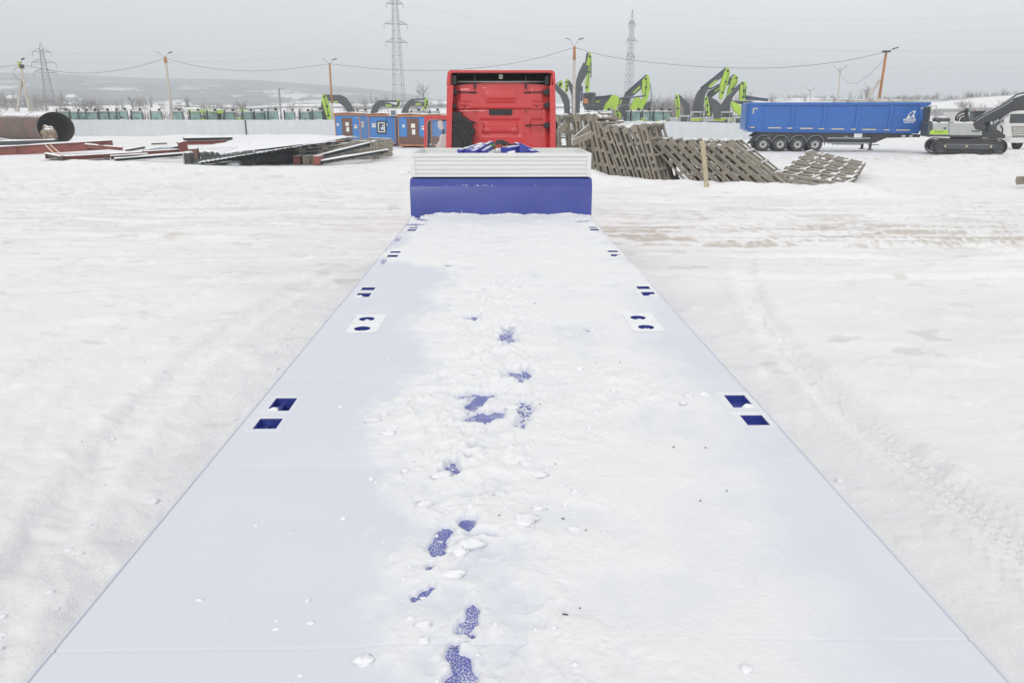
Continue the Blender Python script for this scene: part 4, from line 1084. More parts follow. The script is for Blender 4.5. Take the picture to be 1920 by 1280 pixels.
# ================================================================== BLUE TIPPER SEMITRAILER
def line_x(px, Y): return P(px, 215, Y).x
T0 = Vector((P(1402, 215, 58.8).x, 58.8, 0)); T1 = Vector((P(1740, 215, 57.0).x, 57.0, 0))
TL = (T1 - T0).length; TRZ = math.atan2(T1.y - T0.y, T1.x - T0.x)
tip = thing('tipper_trailer', 'blue tipper semitrailer parked on its four axles and landing legs', 'trailer', T0, TRZ)
def tx(px, off=0.0):
    "position along the trailer seen at a photo column on its near side"
    d = ray(px, 215); e = T1 - T0; t = (T0.x * d.y - T0.y * d.x) / (e.y * d.x - e.x * d.y); return t * TL
ZB, ZT = 1.42, 3.56; TWD = 2.45
xr0, xf0 = 0.0, TL - .45
body = MB().prism([(xr0, 1.62), (xr0 + .25, ZB), (xf0, ZB - .1), (xf0 + .08, ZB + .1), (xf0 + .5, ZT), (xr0, ZT)], lambda u, v, t: (u, t, v), .06, TWD - .06).build('body', M_TIP, tip, bevel=.02, fix=True)
MB().box(((xf0 + .5) / 2, -.0, ZT - .09), (xf0 + .56, .14, .20)).build('top_rail', M_TIP, tip, bevel=.02)
MB().box(((xf0 + .5) / 2, TWD, ZT - .09), (xf0 + .56, .14, .20)).build('top_rail', M_TIP, tip, bevel=.02)
MB().prism([(.02, 1.64), (xf0 - .0, ZB - .06), (xf0 - .0, ZB + .16), (.02, 1.82)], lambda u, v, t: (u, t, v), -.03, .06).build('bottom_rail', M_TIP, tip, bevel=.015, fix=True)
pcs = [(1434, 1480), (1492, 1540), (1552, 1602), (1615, 1664), (1677, 1720)]
for k, (a, b) in enumerate(pcs):
    xa, xb = tx(a), tx(b)
    MB().prism([(xa, ZB + .32), (xb, ZB + .32), (xb, ZT - .34), (xa, ZT - .34)], lambda u, v, t: (u, t, v), .045, .07).build('side_panel', M_TIP, tip, bevel=.02, fix=True)
edges = [tx(v) for v in (1405, 1430)] + []
for (a, b) in ((1405, 1430), (1483, 1489), (1543, 1549), (1605, 1612), (1667, 1674), (1723, 1736)):
    xa, xb = tx(a), tx(b)
    MB().prism([(xa, ZB + .12), (xb, ZB + .12), (xb, ZT - .19), (xa, ZT - .19)], lambda u, v, t: (u, t, v), -.03, .06).build('stake', M_TIP, tip, bevel=.03, fix=True)
for (a, b) in ((1408, 1417), (1420, 1430), (1443, 1467), (1479, 1488), (1503, 1527), (1538, 1548), (1562, 1585), (1599, 1608), (1620, 1646), (1661, 1671), (1684, 1710)):
    xa, xb = tx(a), tx(b); zz = 1.76 - .20 * xa / TL
    MB().box(((xa + xb) / 2, -.036, zz), (xb - xa, .008, .075)).build('reflector', M_YEL, tip)
xa = tx(1411)
MB().box((xa + .18, -.036, 3.12), (.36, .008, .07)).box((xa + .035, -.036, 2.92), (.07, .008, .33)).build('reflector', M_YEL, tip)
MB().box((tx(1729), -.036, 3.14), (.36, .008, .07)).build('reflector', M_YEL, tip)
MB().box((tx(1425), -.05, 1.66), (.44, .12, .3)).build('hinge_box', M_TIP, tip, bevel=.02)
MB().box((-.07, TWD / 2, 2.55), (.10, TWD - .1, 1.9)).build('tailgate', M_TIP, tip, bevel=.03)
# emblem and name
def emblem():
    x0 = tx(1707); s = .0375
    def pt(u, v): return (x0 + u * s, v * s)
    polys = [[(-6, 4), (-5, 8), (-2, 10.5), (0, 9), (1.5, 6.5), (4, 4), (1, 4.2), (-1, 6), (-3, 4)], [(-4.6, 10.6), (-1, 14.5), (3, 17.5), (7, 19), (7, 18), (3.4, 16.3), (0, 13.4), (-3.4, 10)],
             [(5, 18.6), (9, 19.4), (9.2, 16), (7.2, 13), (9.6, 5.2), (6.5, 4), (7.6, 7), (3, 9.2), (6, 12.5), (6, 16)], [(3, 9.2), (2.2, 8), (9, 4), (9.6, 5.2)]]
    mb = MB()
    for pl in polys: mb.prism([(pt(u, v)[0], 2.26 + pt(u, v)[1] - 0) for u, v in pl], lambda u, v, t: (u, t, v), .028, .036)
    mb.box((x0, .032, 2.26 + 3.2 * s), (22 * s, .008, .035))
    mb.box((x0, .032, 2.26 - 3.7 * s), (19 * s, .008, .04))
    mb.build('emblem', M_PRN, tip, fix=True)
    cu = bpy.data.curves.new('lettering', 'FONT'); cu.body = 'ТОНАР'; cu.size = .24; cu.align_x = 'CENTER'; cu.extrude = .004; cu.offset = .010
    ob = bpy.data.objects.new('lettering', cu); COL.objects.link(ob)
    dg = bpy.context.evaluated_depsgraph_get(); me = bpy.data.meshes.new_from_object(ob.evaluated_get(dg)); me.materials.clear(); me.materials.append(M_PRN)
    bpy.data.objects.remove(ob)
    o = put(me, 'lettering', tip, (x0, .030, 2.26 - 1.9 * s), (math.pi / 2, 0, 0))
    wdt = max(v.co.x for v in me.vertices) - min(v.co.x for v in me.vertices); o.scale = (24.5 * s / wdt, 1, 1)
emblem()
# running gear
MB().prism([(.55, 1.05), (.95, 1.40), (TL - .2, 1.28), (TL - .25, 1.08), (TL - 2.6, 1.02), (TL - 3.4, .66), (5.9, .66), (5.6, .85)], lambda u, v, t: (u, t, v), .22, .42).build('chassis_side', M_DARK, tip, fix=True)
MB().prism([(.55, 1.05), (.95, 1.40), (TL - .2, 1.28), (TL - .25, 1.08), (TL - 2.6, 1.02), (TL - 3.4, .66), (5.9, .66), (5.6, .85)], lambda u, v, t: (u, t, v), TWD - .42, TWD - .22).build('chassis_side', M_DARK, tip, fix=True)
t2 = MB().lathe([(.28, -.17), (.46, -.19), (.525, -.14), (.53, 0), (.525, .14), (.46, .19), (.28, .17)], 36).mesh('tyre', M_RUBBER, True)
r2 = MB().lathe([(0, -.13), (.07, -.13), (.10, -.09), (.11, -.02), (.17, -.01), (.19, -.05), (.27, -.06), (.285, -.165), (.30, -.17)], 36).mesh('rim', mat('pale_rim', (.50, .51, .51), .45, var=.1), True)
hub = MB().lathe([(0, -.17), (.085, -.16), (.10, -.10)], 18).mesh('hub', M_DARK, True)
arch = MB()
pts = [(math.cos(R_(t)) * .62, math.sin(R_(t)) * .62) for t in range(8, 173, 11)]
for (a, b) in zip(pts[:-1], pts[1:]): arch.add([(a[0], -.02, a[1]), (b[0], -.02, b[1]), (b[0], .42, b[1]), (a[0], .42, a[1]), (a[0] * 1.045, -.02, a[1] * 1.045), (b[0] * 1.045, -.02, b[1] * 1.045), (b[0] * 1.045, .42, b[1] * 1.045), (a[0] * 1.045, .42, a[1] * 1.045)], [(0, 1, 2, 3), (7, 6, 5, 4), (4, 5, 1, 0)])
archm = arch.mesh('mudguard', mat('mudguard_grey', (.30, .31, .32), .5, var=.15))
for px in (1436.5, 1469, 1502, 1535):
    xx = tx(px)
    for yy, rot in ((.20, math.pi / 2), (TWD - .2, -math.pi / 2)):
        wv = put(t2, 'wheel', tip, (xx, yy, .53), (-rot, 0, 0)); put(r2, 'rim', wv); put(hub, 'hub', wv)
        put(archm, 'mudguard', tip, (xx, yy - .2, .56))
    MB().tube([(xx, .3, .53), (xx, TWD - .3, .53)], .07).build('axle', M_DARK, tip)
xa, xb = tx(1557), tx(1638)
for zz in (.63, 1.0): MB().box(((xa + xb) / 2, .05, zz), (xb - xa, .03, .09)).build('side_guard', M_STEEL, tip)
for px in (1553, 1568, 1636): MB().box((tx(px), .09, .8), (.06, .05, .62)).build('guard_post', M_DARK, tip)
MB().box(((tx(1575) + tx(1630)) / 2, .7, .72), (2.1, .8, .42)).build('air_tank_box', M_DARK, tip, bevel=.05)
for yy in (.3, TWD - .3):
    MB().box((tx(1642), yy, .68), (.16, .16, 1.0)).box((tx(1642), yy, .02 + .14), (.42, .34, .05)).build('landing_leg', M_DARK, tip)
MB().tube([(tx(1640), -.0, .52), (tx(1656), -.0, .52)], .03).build('crank_handle', M_DARK, tip)
MB().box((tx(1615.5), .19, 1.14), (.58, .05, .42)).build('white_locker', M_PRN, tip, bevel=.01)
MB().box((tx(1635), .19, 1.16), (.36, .05, .2)).build('valve_plate', M_BLACK, tip)
for px in (1702, 1716): MB().box((tx(px), .2, 1.16), (.24, .05, .12)).build('reflector', M_PRN, tip)
MB().prism([(tx(1423) - .65, .55), (tx(1423) - .1, 1.2), (tx(1423) + .25, 1.25), (tx(1423) - .45, .55)], lambda u, v, t: (u, t, v), .1, .6).build('mud_flap', M_BLACK, tip, fix=True)
MB().box((tx(1592.5), .15, 1.12), (.3, .05, .05)).build('light_bar', M_STEEL, tip)

# ================================================================== GENERIC EXCAVATOR (arm outlines surveyed from the yard side)
class Exc:
    def __init__(s, label, px, Y, rz=0.0, name='excavator', group='lime and charcoal excavators behind the fence'):
        p = P(px, 215, Y); s.Y = Y; s.o = Vector((p.x, Y, 0)); s.t = thing(name, label, 'excavator', s.o, 0, group); s.rz = rz
    def poly(s, name, pts, m, th=.55, dy=0.0, bevel=.03, parent=None, label=None):
        q = [P(x, y, s.Y + dy) - s.o for x, y in pts]
        o = MB().prism([(p.x, p.z) for p in q], lambda u, v, t: (u, t, v), dy - th / 2, dy + th / 2).build(name, m, parent or s.t, bevel=bevel, seg=1, fix=True)
        if label: o['label'] = label
        if name == 'stick' and len(pts) > 4:           # hose run and pins that show on the face of the stick
            ys = sorted(pts, key=lambda p: p[1]); ta, tb = ys[0], ys[-1]
            ca = (sum(p[0] for p in ys[:3]) / 3, sum(p[1] for p in ys[:3]) / 3 + 3); cb = (sum(p[0] for p in ys[-3:]) / 3, sum(p[1] for p in ys[-3:]) / 3 - 2)
            f = dy - th / 2 - .05
            md = ((ca[0] + cb[0]) / 2 + 1.2, (ca[1] + cb[1]) / 2)
            MB().tube([P(ca[0] + 1.5, ca[1] + 4, s.Y + f) - s.o, P(*md, s.Y + f) - s.o, P(cb[0] + 1, cb[1], s.Y + f) - s.o], .045, 6).build('hydraulic_hose', M_BOOM, s.t)
            for q in (ca, cb, md): 
                c = P(q[0], q[1], s.Y + f) - s.o
                MB().lathe([(0, -.05), (.16, -.05), (.18, .06)], 12, Matrix.Translation(c) @ Matrix.Rotation(math.pi / 2, 4, 'X') @ Matrix.Rotation(math.pi, 4, 'X')).build('pin', M_DARK, s.t)
        return o
    def rod(s, name, pts, r, m=None, dy=0.0):
        return MB().tube([P(x, y, s.Y + dy) - s.o for x, y in pts], r, 8).build(name, m or M_BOOMB, s.t, smooth=True)
    def base(s, dx=0.0, facing=1, cab=True, dz=0.0, depth=0.0, low=False):
        X = Matrix.Translation((dx, 1.2 + depth, dz)) @ Matrix.Rotation(s.rz, 4, 'Z'); f = facing
        def bx(c, d): return MB().box((c[0] * f, c[1], c[2]), d, X)
        for sy in (-1.15, 1.15):
            st = [(-2.0 + .45 * math.cos(R_(a)), .47 + .45 * math.sin(R_(a))) for a in range(90, 271, 30)] + [(2.0 + .45 * math.cos(R_(a)), .47 + .45 * math.sin(R_(a))) for a in range(-90, 91, 30)]
            MB().prism(st, lambda u, v, t: tuple(X @ Vector((u, t, v))), sy - .3, sy + .3).build('track', M_DARK, s.t, fix=True)
        bx((-.3, 0, 1.7), (4.4, 2.6, 1.2)).build('upper_body', M_GREY, s.t, bevel=.08)
        bx((-.9, -1.31, 2.0), (2.6, .03, .36)).build('stripe', M_LIME, s.t); bx((-.4, -1.31, 1.5), (3.6, .02, .5)).build('engine_panel', M_BOOM, s.t)
        bx((-.8, .2, 2.42), (1.5, 1.2, .28)).build('engine_hood', M_BOOM, s.t, bevel=.05)
        bx((-2.3, 0, 1.55), (.7, 2.5, 1.0)).build('counterweight', M_BOOM, s.t, bevel=.1)
        if cab:
            c = bx((1.3, -.85, 2.2 if not low else 1.9), (1.5, .95, 1.55)).build('cab', M_GREY, s.t, bevel=.06)
            bx((1.3, -1.335, 2.35 if not low else 2.05), (1.2, .02, .95)).build('window', M_DKGL, c)
        return s
    def cabpx(s, x0, x1, y0, y1, dy=-.6, parts=True, wide=1.3):
        a = P(x0, y0, s.Y + dy) - s.o; b = P(x1, y1, s.Y + dy) - s.o
        zb = 1.0
        c = MB().box(((a.x + b.x) / 2, dy + wide / 2, (a.z + zb) / 2), (b.x - a.x, wide, a.z - zb)).build('cab', M_GREY, s.t, bevel=.07)
        w_ = b.x - a.x
        MB().box(((a.x + b.x) / 2 - w_ * .08, dy - .012, a.z - .62), (w_ * .6, .02, .8)).build('window', M_DKGL, c)
        MB().box(((a.x + b.x) / 2 + w_ * .36, dy - .012, a.z - .62), (w_ * .14, .02, .8)).build('window', M_DKGL, c)
        return c
E1 = Exc('folded excavator arm with lime stick behind the left lamp pole', 655, 112)
E1.poly('boom', [(606, 177.5), (641, 179), (648, 182), (656, 192), (664, 206), (668, 222), (655, 222), (650, 208), (645, 200), (638, 194.5), (623, 192), (617, 189), (611, 183)], M_BOOM)
E1.poly('stick', [(603.5, 178.5), (607, 177), (613, 182), (617, 195), (620, 208), (622.5, 224), (615, 225), (609, 208), (604, 190)], M_LIME, th=.45, dy=-.12)
E1.poly('bucket', [(604, 190), (609, 206), (616, 226), (606, 226), (602.5, 205)], M_BOOM, th=.9, dy=.2)
E1.poly('decal', [(625, 189.5), (634, 190), (634, 193), (625, 192)], M_LIME, th=.02, dy=-.29, bevel=0)
E1.rod('boom_cylinder', [(608, 178), (640, 179.5)], .09, dy=-.1)
E1.base(dx=1.6, facing=-1, depth=.4)
E2 = Exc('excavator arm with lime tip above the hut with the window', 703, 114)
E2.poly('boom', [(694, 222), (696, 209), (700, 198), (706, 192), (712, 188.5), (718, 190), (730, 193), (742, 197), (744, 203), (730, 200.5), (714, 200), (709, 206), (706, 222)], M_BOOM)
E2.poly('stick', [(745, 187), (748.5, 186.5), (749.5, 194), (748, 203), (739.5, 203), (744, 198)], M_LIME, th=.45, dy=-.1)
E2.rod('boom_cylinder', [(713, 189), (746, 189.8)], .11, dy=-.1)
E2.poly('decal', [(723, 196), (734.5, 197), (734.5, 200), (723, 199.4)], M_LIME, th=.02, dy=-.30, bevel=0)
E2.base(dx=-.4, depth=.4)
E3 = Exc('excavator arm with lime tip between that hut and the red cab', 760, 114)
E3.poly('boom', [(751, 222), (753, 209), (760, 196), (764, 191), (769, 187.5), (776, 189), (790, 191.5), (799, 194), (795, 199), (780, 198), (769, 200), (766, 208), (764, 222)], M_BOOM)
E3.poly('stick', [(796.5, 186), (802, 183.5), (804, 194), (802, 200), (799, 206), (791, 205), (796, 198)], M_LIME, th=.45, dy=-.1)
E3.rod('boom_cylinder', [(769, 188), (785, 186), (799, 185.5)], .11, dy=-.1)
E3.poly('decal', [(779, 194), (790, 194), (790, 197), (779, 197)], M_LIME, th=.02, dy=-.30, bevel=0)
E3.base(dx=-.4, depth=.4)
R1 = Exc('excavator with twin dark boom beside the red cab roof', 1053, 121)
R1.poly('boom', [(1034, 152), (1041, 157), (1052, 167), (1063, 177), (1068, 190), (1069, 222), (1059, 222), (1057, 196), (1050, 179), (1041, 169), (1034, 163)], M_BOOM)
R1.poly('stick', [(1045, 158), (1051, 151), (1056, 154), (1054, 167), (1048, 163)], M_LIME, th=.45, dy=-.3)
R1.rod('boom_cylinder', [(1041, 161), (1052, 151)], .1, dy=-.3); R1.base(dx=0, depth=.6)
R1b = Exc('excavator with small lime stick just left of the middle lamp pole', 1066, 124)
R1b.poly('stick', [(1059, 155), (1062.5, 148), (1066, 150), (1064.5, 160), (1066, 168), (1062.5, 175), (1059, 172)], M_LIME, th=.45, dy=-.3)
R1b.poly('boom', [(1064, 148), (1068, 152), (1076, 164), (1082, 185), (1082, 222), (1072, 222), (1072, 180), (1065, 158)], M_BOOM); R1b.base(dx=.6, depth=.6)
R2 = Exc('tallest excavator, boom raised high with its bucket tucked in, right of the middle pole', 1086, 116)
R2.poly('boom', [(1079, 218), (1079, 167), (1080.5, 150), (1085, 136), (1094, 117.5), (1098, 119), (1104, 124), (1100, 140), (1090.5, 157), (1087.5, 175), (1086.5, 218)], M_BOOM, th=.65)
R2.poly('stick', [(1102, 100), (1107.5, 99), (1109.3, 111), (1109, 119), (1107, 131), (1105.2, 150), (1105, 173), (1098, 173.5), (1097.3, 152), (1101, 139), (1104, 124), (1098, 122.5), (1099, 115)], M_LIME, th=.5, dy=-.1)
R2.poly('stick_cover', [(1100, 99.2), (1104, 99), (1102.5, 106), (1099, 121), (1096.5, 121)], M_BOOM, th=.55, dy=-.16)
R2.poly('bucket', [(1094, 175), (1104, 173.5), (1116, 174), (1116, 190), (1110, 200), (1093, 199.5)], M_BOOM, th=1.3, dy=-.1)
R2.poly('bucket_mouth', [(1096, 177), (1112, 176), (1108, 190), (1096, 192)], M_BLACK, th=.05, dy=-.76, bevel=0)
R2.poly('crate', [(1093.5, 185), (1101, 185), (1103, 190), (1102, 195), (1093.5, 194)], M_ORANGE, th=.4, dy=-.9)
R2.rod('boom_cylinder', [(1091, 162), (1090, 190)], .16, dy=-.5); R2.rod('stick_cylinder', [(1108.3, 118), (1108, 146)], .08, dy=-.3)
R2.base(dx=0, depth=.6)
for px, y0, y1 in ((1100, 200, 224), (1107, 198, 224), (1113, 205, 224)): R2.poly('mast', [(px, y0), (px + 2.5, y0), (px + 2.5, y1), (px, y1)], M_DARK, th=.3, dy=-.8)
R2.poly('platform', [(1096, 199), (1124, 197), (1120, 208), (1096, 206)], M_BOOM, th=1.2, dy=-.2)
R3 = Exc('excavator with long low navy boom and broad lime knuckle', 1132, 118)
R3.poly('boom', [(1110, 210), (1114, 196), (1116, 183), (1149, 179), (1146, 189), (1139, 196), (1132, 198), (1126, 222), (1112, 222)], M_BOOM)
R3.poly('knuckle', [(1141, 187.5), (1146, 179), (1155, 178.6), (1160.6, 184), (1160, 192.5), (1154, 206), (1148, 205), (1146, 199), (1142.5, 208), (1131, 208), (1134, 196)], M_LIME, th=.7, dy=-.25)
R3.rod('boom_cylinder', [(1114, 183), (1149, 179)], .13, dy=-.4); R3.poly('decal', [(1117, 190), (1124, 189), (1124, 192), (1117, 193)], M_LIME, th=.02, dy=-.30, bevel=0); R3.base(dx=-1.6, depth=.6)
R6 = Exc('excavator with the small rounded lime knuckle in the middle of the group', 1168, 122)
R6.poly('stick', [(1161.5, 192), (1163, 187), (1167.5, 181), (1173, 182.5), (1174.4, 189), (1172, 194), (1164, 200), (1161, 199)], M_LIME, th=.6, dy=-.2)
R6.poly('boom', [(1158, 186), (1166, 182), (1174, 189), (1176, 222), (1162, 222), (1160, 200)], M_BOOM); R6.base(dx=0, depth=.6)
R4 = Exc('excavator with steep dark boom and tall lime stick standing alone against the sky', 1178, 119)
R4.poly('boom', [(1160, 222), (1164, 196), (1171, 177.5), (1211, 140), (1213, 142), (1207.5, 151), (1204.5, 165), (1183, 183.5), (1176, 200), (1176, 222)], M_BOOM)
R4.poly('stick', [(1203.5, 151), (1213.3, 139.5), (1217.3, 146), (1218, 167), (1214.4, 186), (1209, 188.5), (1203, 172)], M_LIME, th=.55, dy=-.1)
R4.poly('decal', [(1186, 173.5), (1199, 161.5), (1201, 164), (1188, 176)], M_LIME, th=.02, dy=-.30, bevel=0)
R4.poly('link_plate', [(1180, 208), (1184, 195), (1190, 184), (1196, 180), (1200, 185), (1199, 195), (1193, 206)], M_LIME, th=.6, dy=-.45)
R4.poly('lower_stick', [(1197, 200), (1201, 188), (1208, 180), (1213, 184), (1211, 195), (1203, 206), (1197, 206)], M_LIME, th=.6, dy=-.3)
R4.poly('bucket', [(1205, 200), (1208, 195), (1215, 190), (1220.5, 195), (1217, 205), (1208, 207)], M_BOOM, th=1.2, dy=0)
R4.rod('link', [(1216, 149), (1220, 163), (1222, 186), (1219, 194)], .06, dy=-.3); R4.rod('boom_cylinder', [(1172, 176), (1211, 141)], .11, dy=-.45); R4.rod('hydraulic_hose', [(1160, 185), (1184, 183), (1208, 180)], .11, dy=-.7); R4.base(dx=-.5, depth=.6)
R5 = Exc('small excavator with folded lime stick low over the fence between two tractors', 1170, 108)
R5.poly('boom', [(1155, 206), (1162, 200), (1174, 196), (1180, 200), (1181, 212), (1179, 228), (1170, 228), (1169, 212.5), (1160, 210)], M_BOOM, th=.45)
R5.poly('stick', [(1153.5, 206), (1157, 205), (1160.5, 208), (1165, 216), (1162.5, 228), (1156, 228), (1154, 216)], M_LIME, th=.4, dy=-.1); R5.base(dx=.8, facing=-1, depth=.4, cab=False)
S1 = Exc('excavator with upright lime stick and small dark boom right of the bare thicket', 1284, 112)
S1.poly('stick', [(1265.5, 186.6), (1268, 177), (1272, 177), (1274, 189), (1274, 219), (1271.5, 230), (1268, 230), (1267.5, 200)], M_LIME, th=.45, dy=-.2)
S1.poly('boom', [(1272, 177.5), (1277, 181), (1283, 187), (1291, 194), (1293.5, 205), (1293, 222), (1282.5, 222), (1282, 205), (1279, 197), (1273.5, 186)], M_BOOM); S1.base(dx=.6, facing=-1, cab=False, depth=.4); S1.cabpx(1274, 1295, 216.5, 230)
S2 = Exc('largest arched charcoal boom reaching the highest lime stick by the tipper', 1310, 117)
S2.poly('boom', [(1295, 222), (1296.7, 208), (1301, 192), (1305.5, 178), (1309, 171.5), (1314, 166), (1328, 154), (1358, 128.5), (1361, 131), (1359, 139.5), (1345, 152), (1330.6, 165), (1324, 173), (1321, 180), (1318.5, 195), (1317.5, 222)], M_BOOM, th=.7)
S2.poly('stick', [(1356, 138), (1360.8, 127.3), (1365.6, 128), (1368.3, 135), (1367, 143), (1363, 157), (1353.6, 186), (1348.5, 185), (1350.5, 155)], M_LIME, th=.55, dy=-.1)
S2.poly('decal', [(1328, 162), (1343, 149), (1345, 152), (1330, 165)], M_LIME, th=.02, dy=-.38, bevel=0)
S2.rod('boom_cylinder', [(1314, 165.5), (1336, 148), (1360, 128)], .12, dy=-.45); S2.base(dx=-.4, depth=.7, cab=False); S2.cabpx(1297, 1317.5, 209, 230, dy=-3)
S3 = Exc('second highest lime stick just right of the largest boom', 1338, 120)
S3.poly('boom', [(1322, 222), (1323, 196), (1327, 172), (1345, 162), (1371, 145), (1371, 155), (1345, 174), (1335, 182), (1334, 222)], M_BOOM)
S3.poly('stick', [(1371, 149), (1377.7, 139.5), (1382, 143), (1383.4, 148), (1382.6, 155), (1375.5, 166), (1371, 180), (1365.6, 194), (1359.5, 192), (1364.5, 168)], M_LIME, th=.55, dy=-.1)
S3.poly('decal', [(1339, 170), (1348, 164), (1350, 166.5), (1341, 173)], M_LIME, th=.02, dy=-.30, bevel=0); S3.rod('boom_cylinder', [(1330, 168), (1350, 158), (1376, 140)], .11, dy=-.4); S3.base(dx=0, depth=.7, cab=False); S3.cabpx(1322, 1344, 219, 230, dy=-7)
S4 = Exc('third lime stick nearest the tipper tail with narrow dark boom', 1366, 118)
S4.poly('boom', [(1348, 222), (1350, 200), (1363.4, 180), (1378, 168), (1392, 154), (1388.6, 164), (1374.4, 181), (1369, 193), (1366, 222)], M_BOOM)
S4.poly('stick', [(1387, 162.5), (1389, 156), (1393, 152.5), (1397.5, 154.5), (1399.3, 160), (1399, 176), (1396, 189), (1386, 189), (1386.4, 173.4)], M_LIME, th=.55, dy=-.1)
S4.rod('link', [(1399, 162), (1397.5, 172), (1397, 184)], .07, dy=-.4); S4.rod('boom_cylinder', [(1372, 171), (1392, 153.5)], .09, dy=-.4); S4.base(dx=0, depth=.7, cab=False); S4.cabpx(1351, 1373, 209.5, 230, dy=-4)
S5 = Exc('small lime stick folded low below the large charcoal boom', 1340, 111)
S5.poly('stick', [(1320.8, 184), (1324, 181.5), (1326.5, 182.5), (1329.5, 199.7), (1330.8, 217), (1325.8, 217), (1323, 204)], M_LIME, th=.4, dy=-.2)
S5.poly('boom', [(1326, 182), (1334, 184), (1340.5, 186.6), (1350, 195), (1352, 206), (1351, 222), (1339, 222), (1336, 206), (1328.4, 189)], M_BOOM, th=.45); S5.base(dx=.4, facing=-1, depth=.4, cab=False)
S6 = Exc('broad lime boom foot half hidden by the blue tipper tail', 1392, 110)
S6.poly('boom', [(1370.3, 196), (1371, 192.5), (1374.4, 190.5), (1383, 196), (1393, 200), (1408, 203), (1408, 222), (1396, 220), (1386.4, 217), (1376.6, 208.4)], M_LIME, th=.7, dy=-.2)
S6.poly('stick', [(1371, 188.5), (1388, 189.5), (1408, 189), (1408, 199), (1388, 195.5), (1377, 194)], M_BOOM, th=.5)
S6.rod('boom_cylinder', [(1399, 181.5), (1420, 184.5), (1440, 188)], .2, dy=3); S6.rod('hydraulic_hose', [(1398, 186), (1412, 186), (1438, 188.5)], .14, dy=3); S6.base(dx=.6, depth=.5, cab=False); S6.cabpx(1377, 1400, 219, 231, dy=-4)
# ================================================================== TRACTORS BEHIND THE FENCE
def make_tractor():
    t = thing('tractor', '', 'tractor', (0, 0, 0), 0, 'green glazed tractors parked behind the fence')
    MB().prism([(-.2, 1.1), (2.1, 1.0), (2.15, 1.6), (1.6, 1.78), (-.2, 1.82)], lambda u, v, s: (s, -u, v), -.38, .38).build('hood', M_LIME, t, bevel=.05, fix=True)
    MB().box((0, .75, 1.25), (1.5, 1.6, .5)).build('cab_base', M_DARK, t)
    for sx in (-1, 1):
        for yy in (.05, 1.5): MB().beam((sx * .76, yy, 1.45), (sx * .70, yy + (.12 if yy < 1 else -.08), 2.78), .09, .09).build('pillar', M_BLACK, t)
        mb = MB(); mb.add([(sx * .755, .1, 1.5), (sx * .755, 1.46, 1.5), (sx * .70, 1.40, 2.74), (sx * .70, .19, 2.74)], [(0, 1, 2, 3)]); mb.build('side_window', M_CABGL, t)
    mb = MB(); mb.add([(-.72, .06, 1.5), (.72, .06, 1.5), (.66, .18, 2.74), (-.66, .18, 2.74)], [(0, 1, 2, 3)]); mb.build('windscreen', M_CABGL, t)
    mb = MB(); mb.add([(-.72, 1.5, 1.5), (.72, 1.5, 1.5), (.66, 1.42, 2.74), (-.66, 1.42, 2.74)], [(0, 1, 2, 3)]); mb.build('rear_window', M_CABGL, t)
    MB().box((0, .8, 2.85), (1.62, 1.85, .16)).build('roof', M_GREY, t, bevel=.05)
    MB().box((0, .6, 1.75), (.5, .5, .9)).build('seat', M_BLACK, t)
    MB().tube([(-.70, -.14, 1.7), (-.70, -.14, 3.12)], .075, 8).build('exhaust_stack', M_BLACK, t)
    MB().box((.45, .1, 3.06), (.34, .3, .30)).build('work_light', M_BLACK, t)
    for sx in (-1, 1):
        put(tyre, 'wheel', t, (sx * .9, 1.1, .82), (0, math.pi / 2, 0), (2.05, 2.05, 1.7)); put(tyre, 'wheel', t, (sx * .8, -1.5, .55), (0, math.pi / 2, 0), (1.37, 1.37, 1.3))
        MB().box((sx * .98, .05, 2.1), (.06, .1, .34)).build('mirror', M_BLACK, t)
    mb = MB(); mb.grid(8, 8, lambda a, b: ((a - .5) * 1.55, -.05 + b * 1.75, 2.935 + .06 * math.sin(a * 3.14) * math.sin(b * 3.14))); mb.build('roof_snow', M_SNOWP, t, smooth=True)
    return t
trc = make_tractor(); rs = random.Random(9)
spots = [(118, .4), (142, .42), (158, .5), (172, .3), (196, .3), (214, .45), (229, .35), (257, .35), (293, .3), (331, .25), (366, .4), (398, .45), (431, .4), (465, .35), (486, .45), (512, .4), (543, .3), (572, .35), (595, .35)]
lab = {0: 'tractor cab half hidden by the rusty pipe mouth', 8: 'tractor cab left of the lamp pole behind the fence', 9: 'tractor cab right of the lamp pole behind the fence', 10: 'tractor cab under the lime telescopic boom, leftmost of two', 11: 'tractor cab under the right end of the lime telescopic boom', 17: 'tractor cab second from the folded excavator arm', 18: 'tractor cab next to the folded excavator arm'}
for k, (px, a) in enumerate(spots):
    Y = 111 + rs.uniform(-.6, .6); p = P(px, 215, Y)
    c = trc if k == 0 else copy_tree(trc)
    c.location = (p.x, Y, rs.uniform(-.05, .12)); c.rotation_euler = (0, 0, a * .9 + .12 + rs.uniform(-.12, .12)); c.scale = (1, 1, 1.09)
    c['label'] = lab.get(k, '%s green glazed tractor cab counted from the rusty pipe along the fence' % ['first', 'second', 'third', 'fourth', 'fifth', 'sixth', 'seventh', 'eighth', 'ninth', 'tenth', 'eleventh', 'twelfth', 'thirteenth', 'fourteenth', 'fifteenth', 'sixteenth', 'seventeenth', 'eighteenth', 'nineteenth'][k])
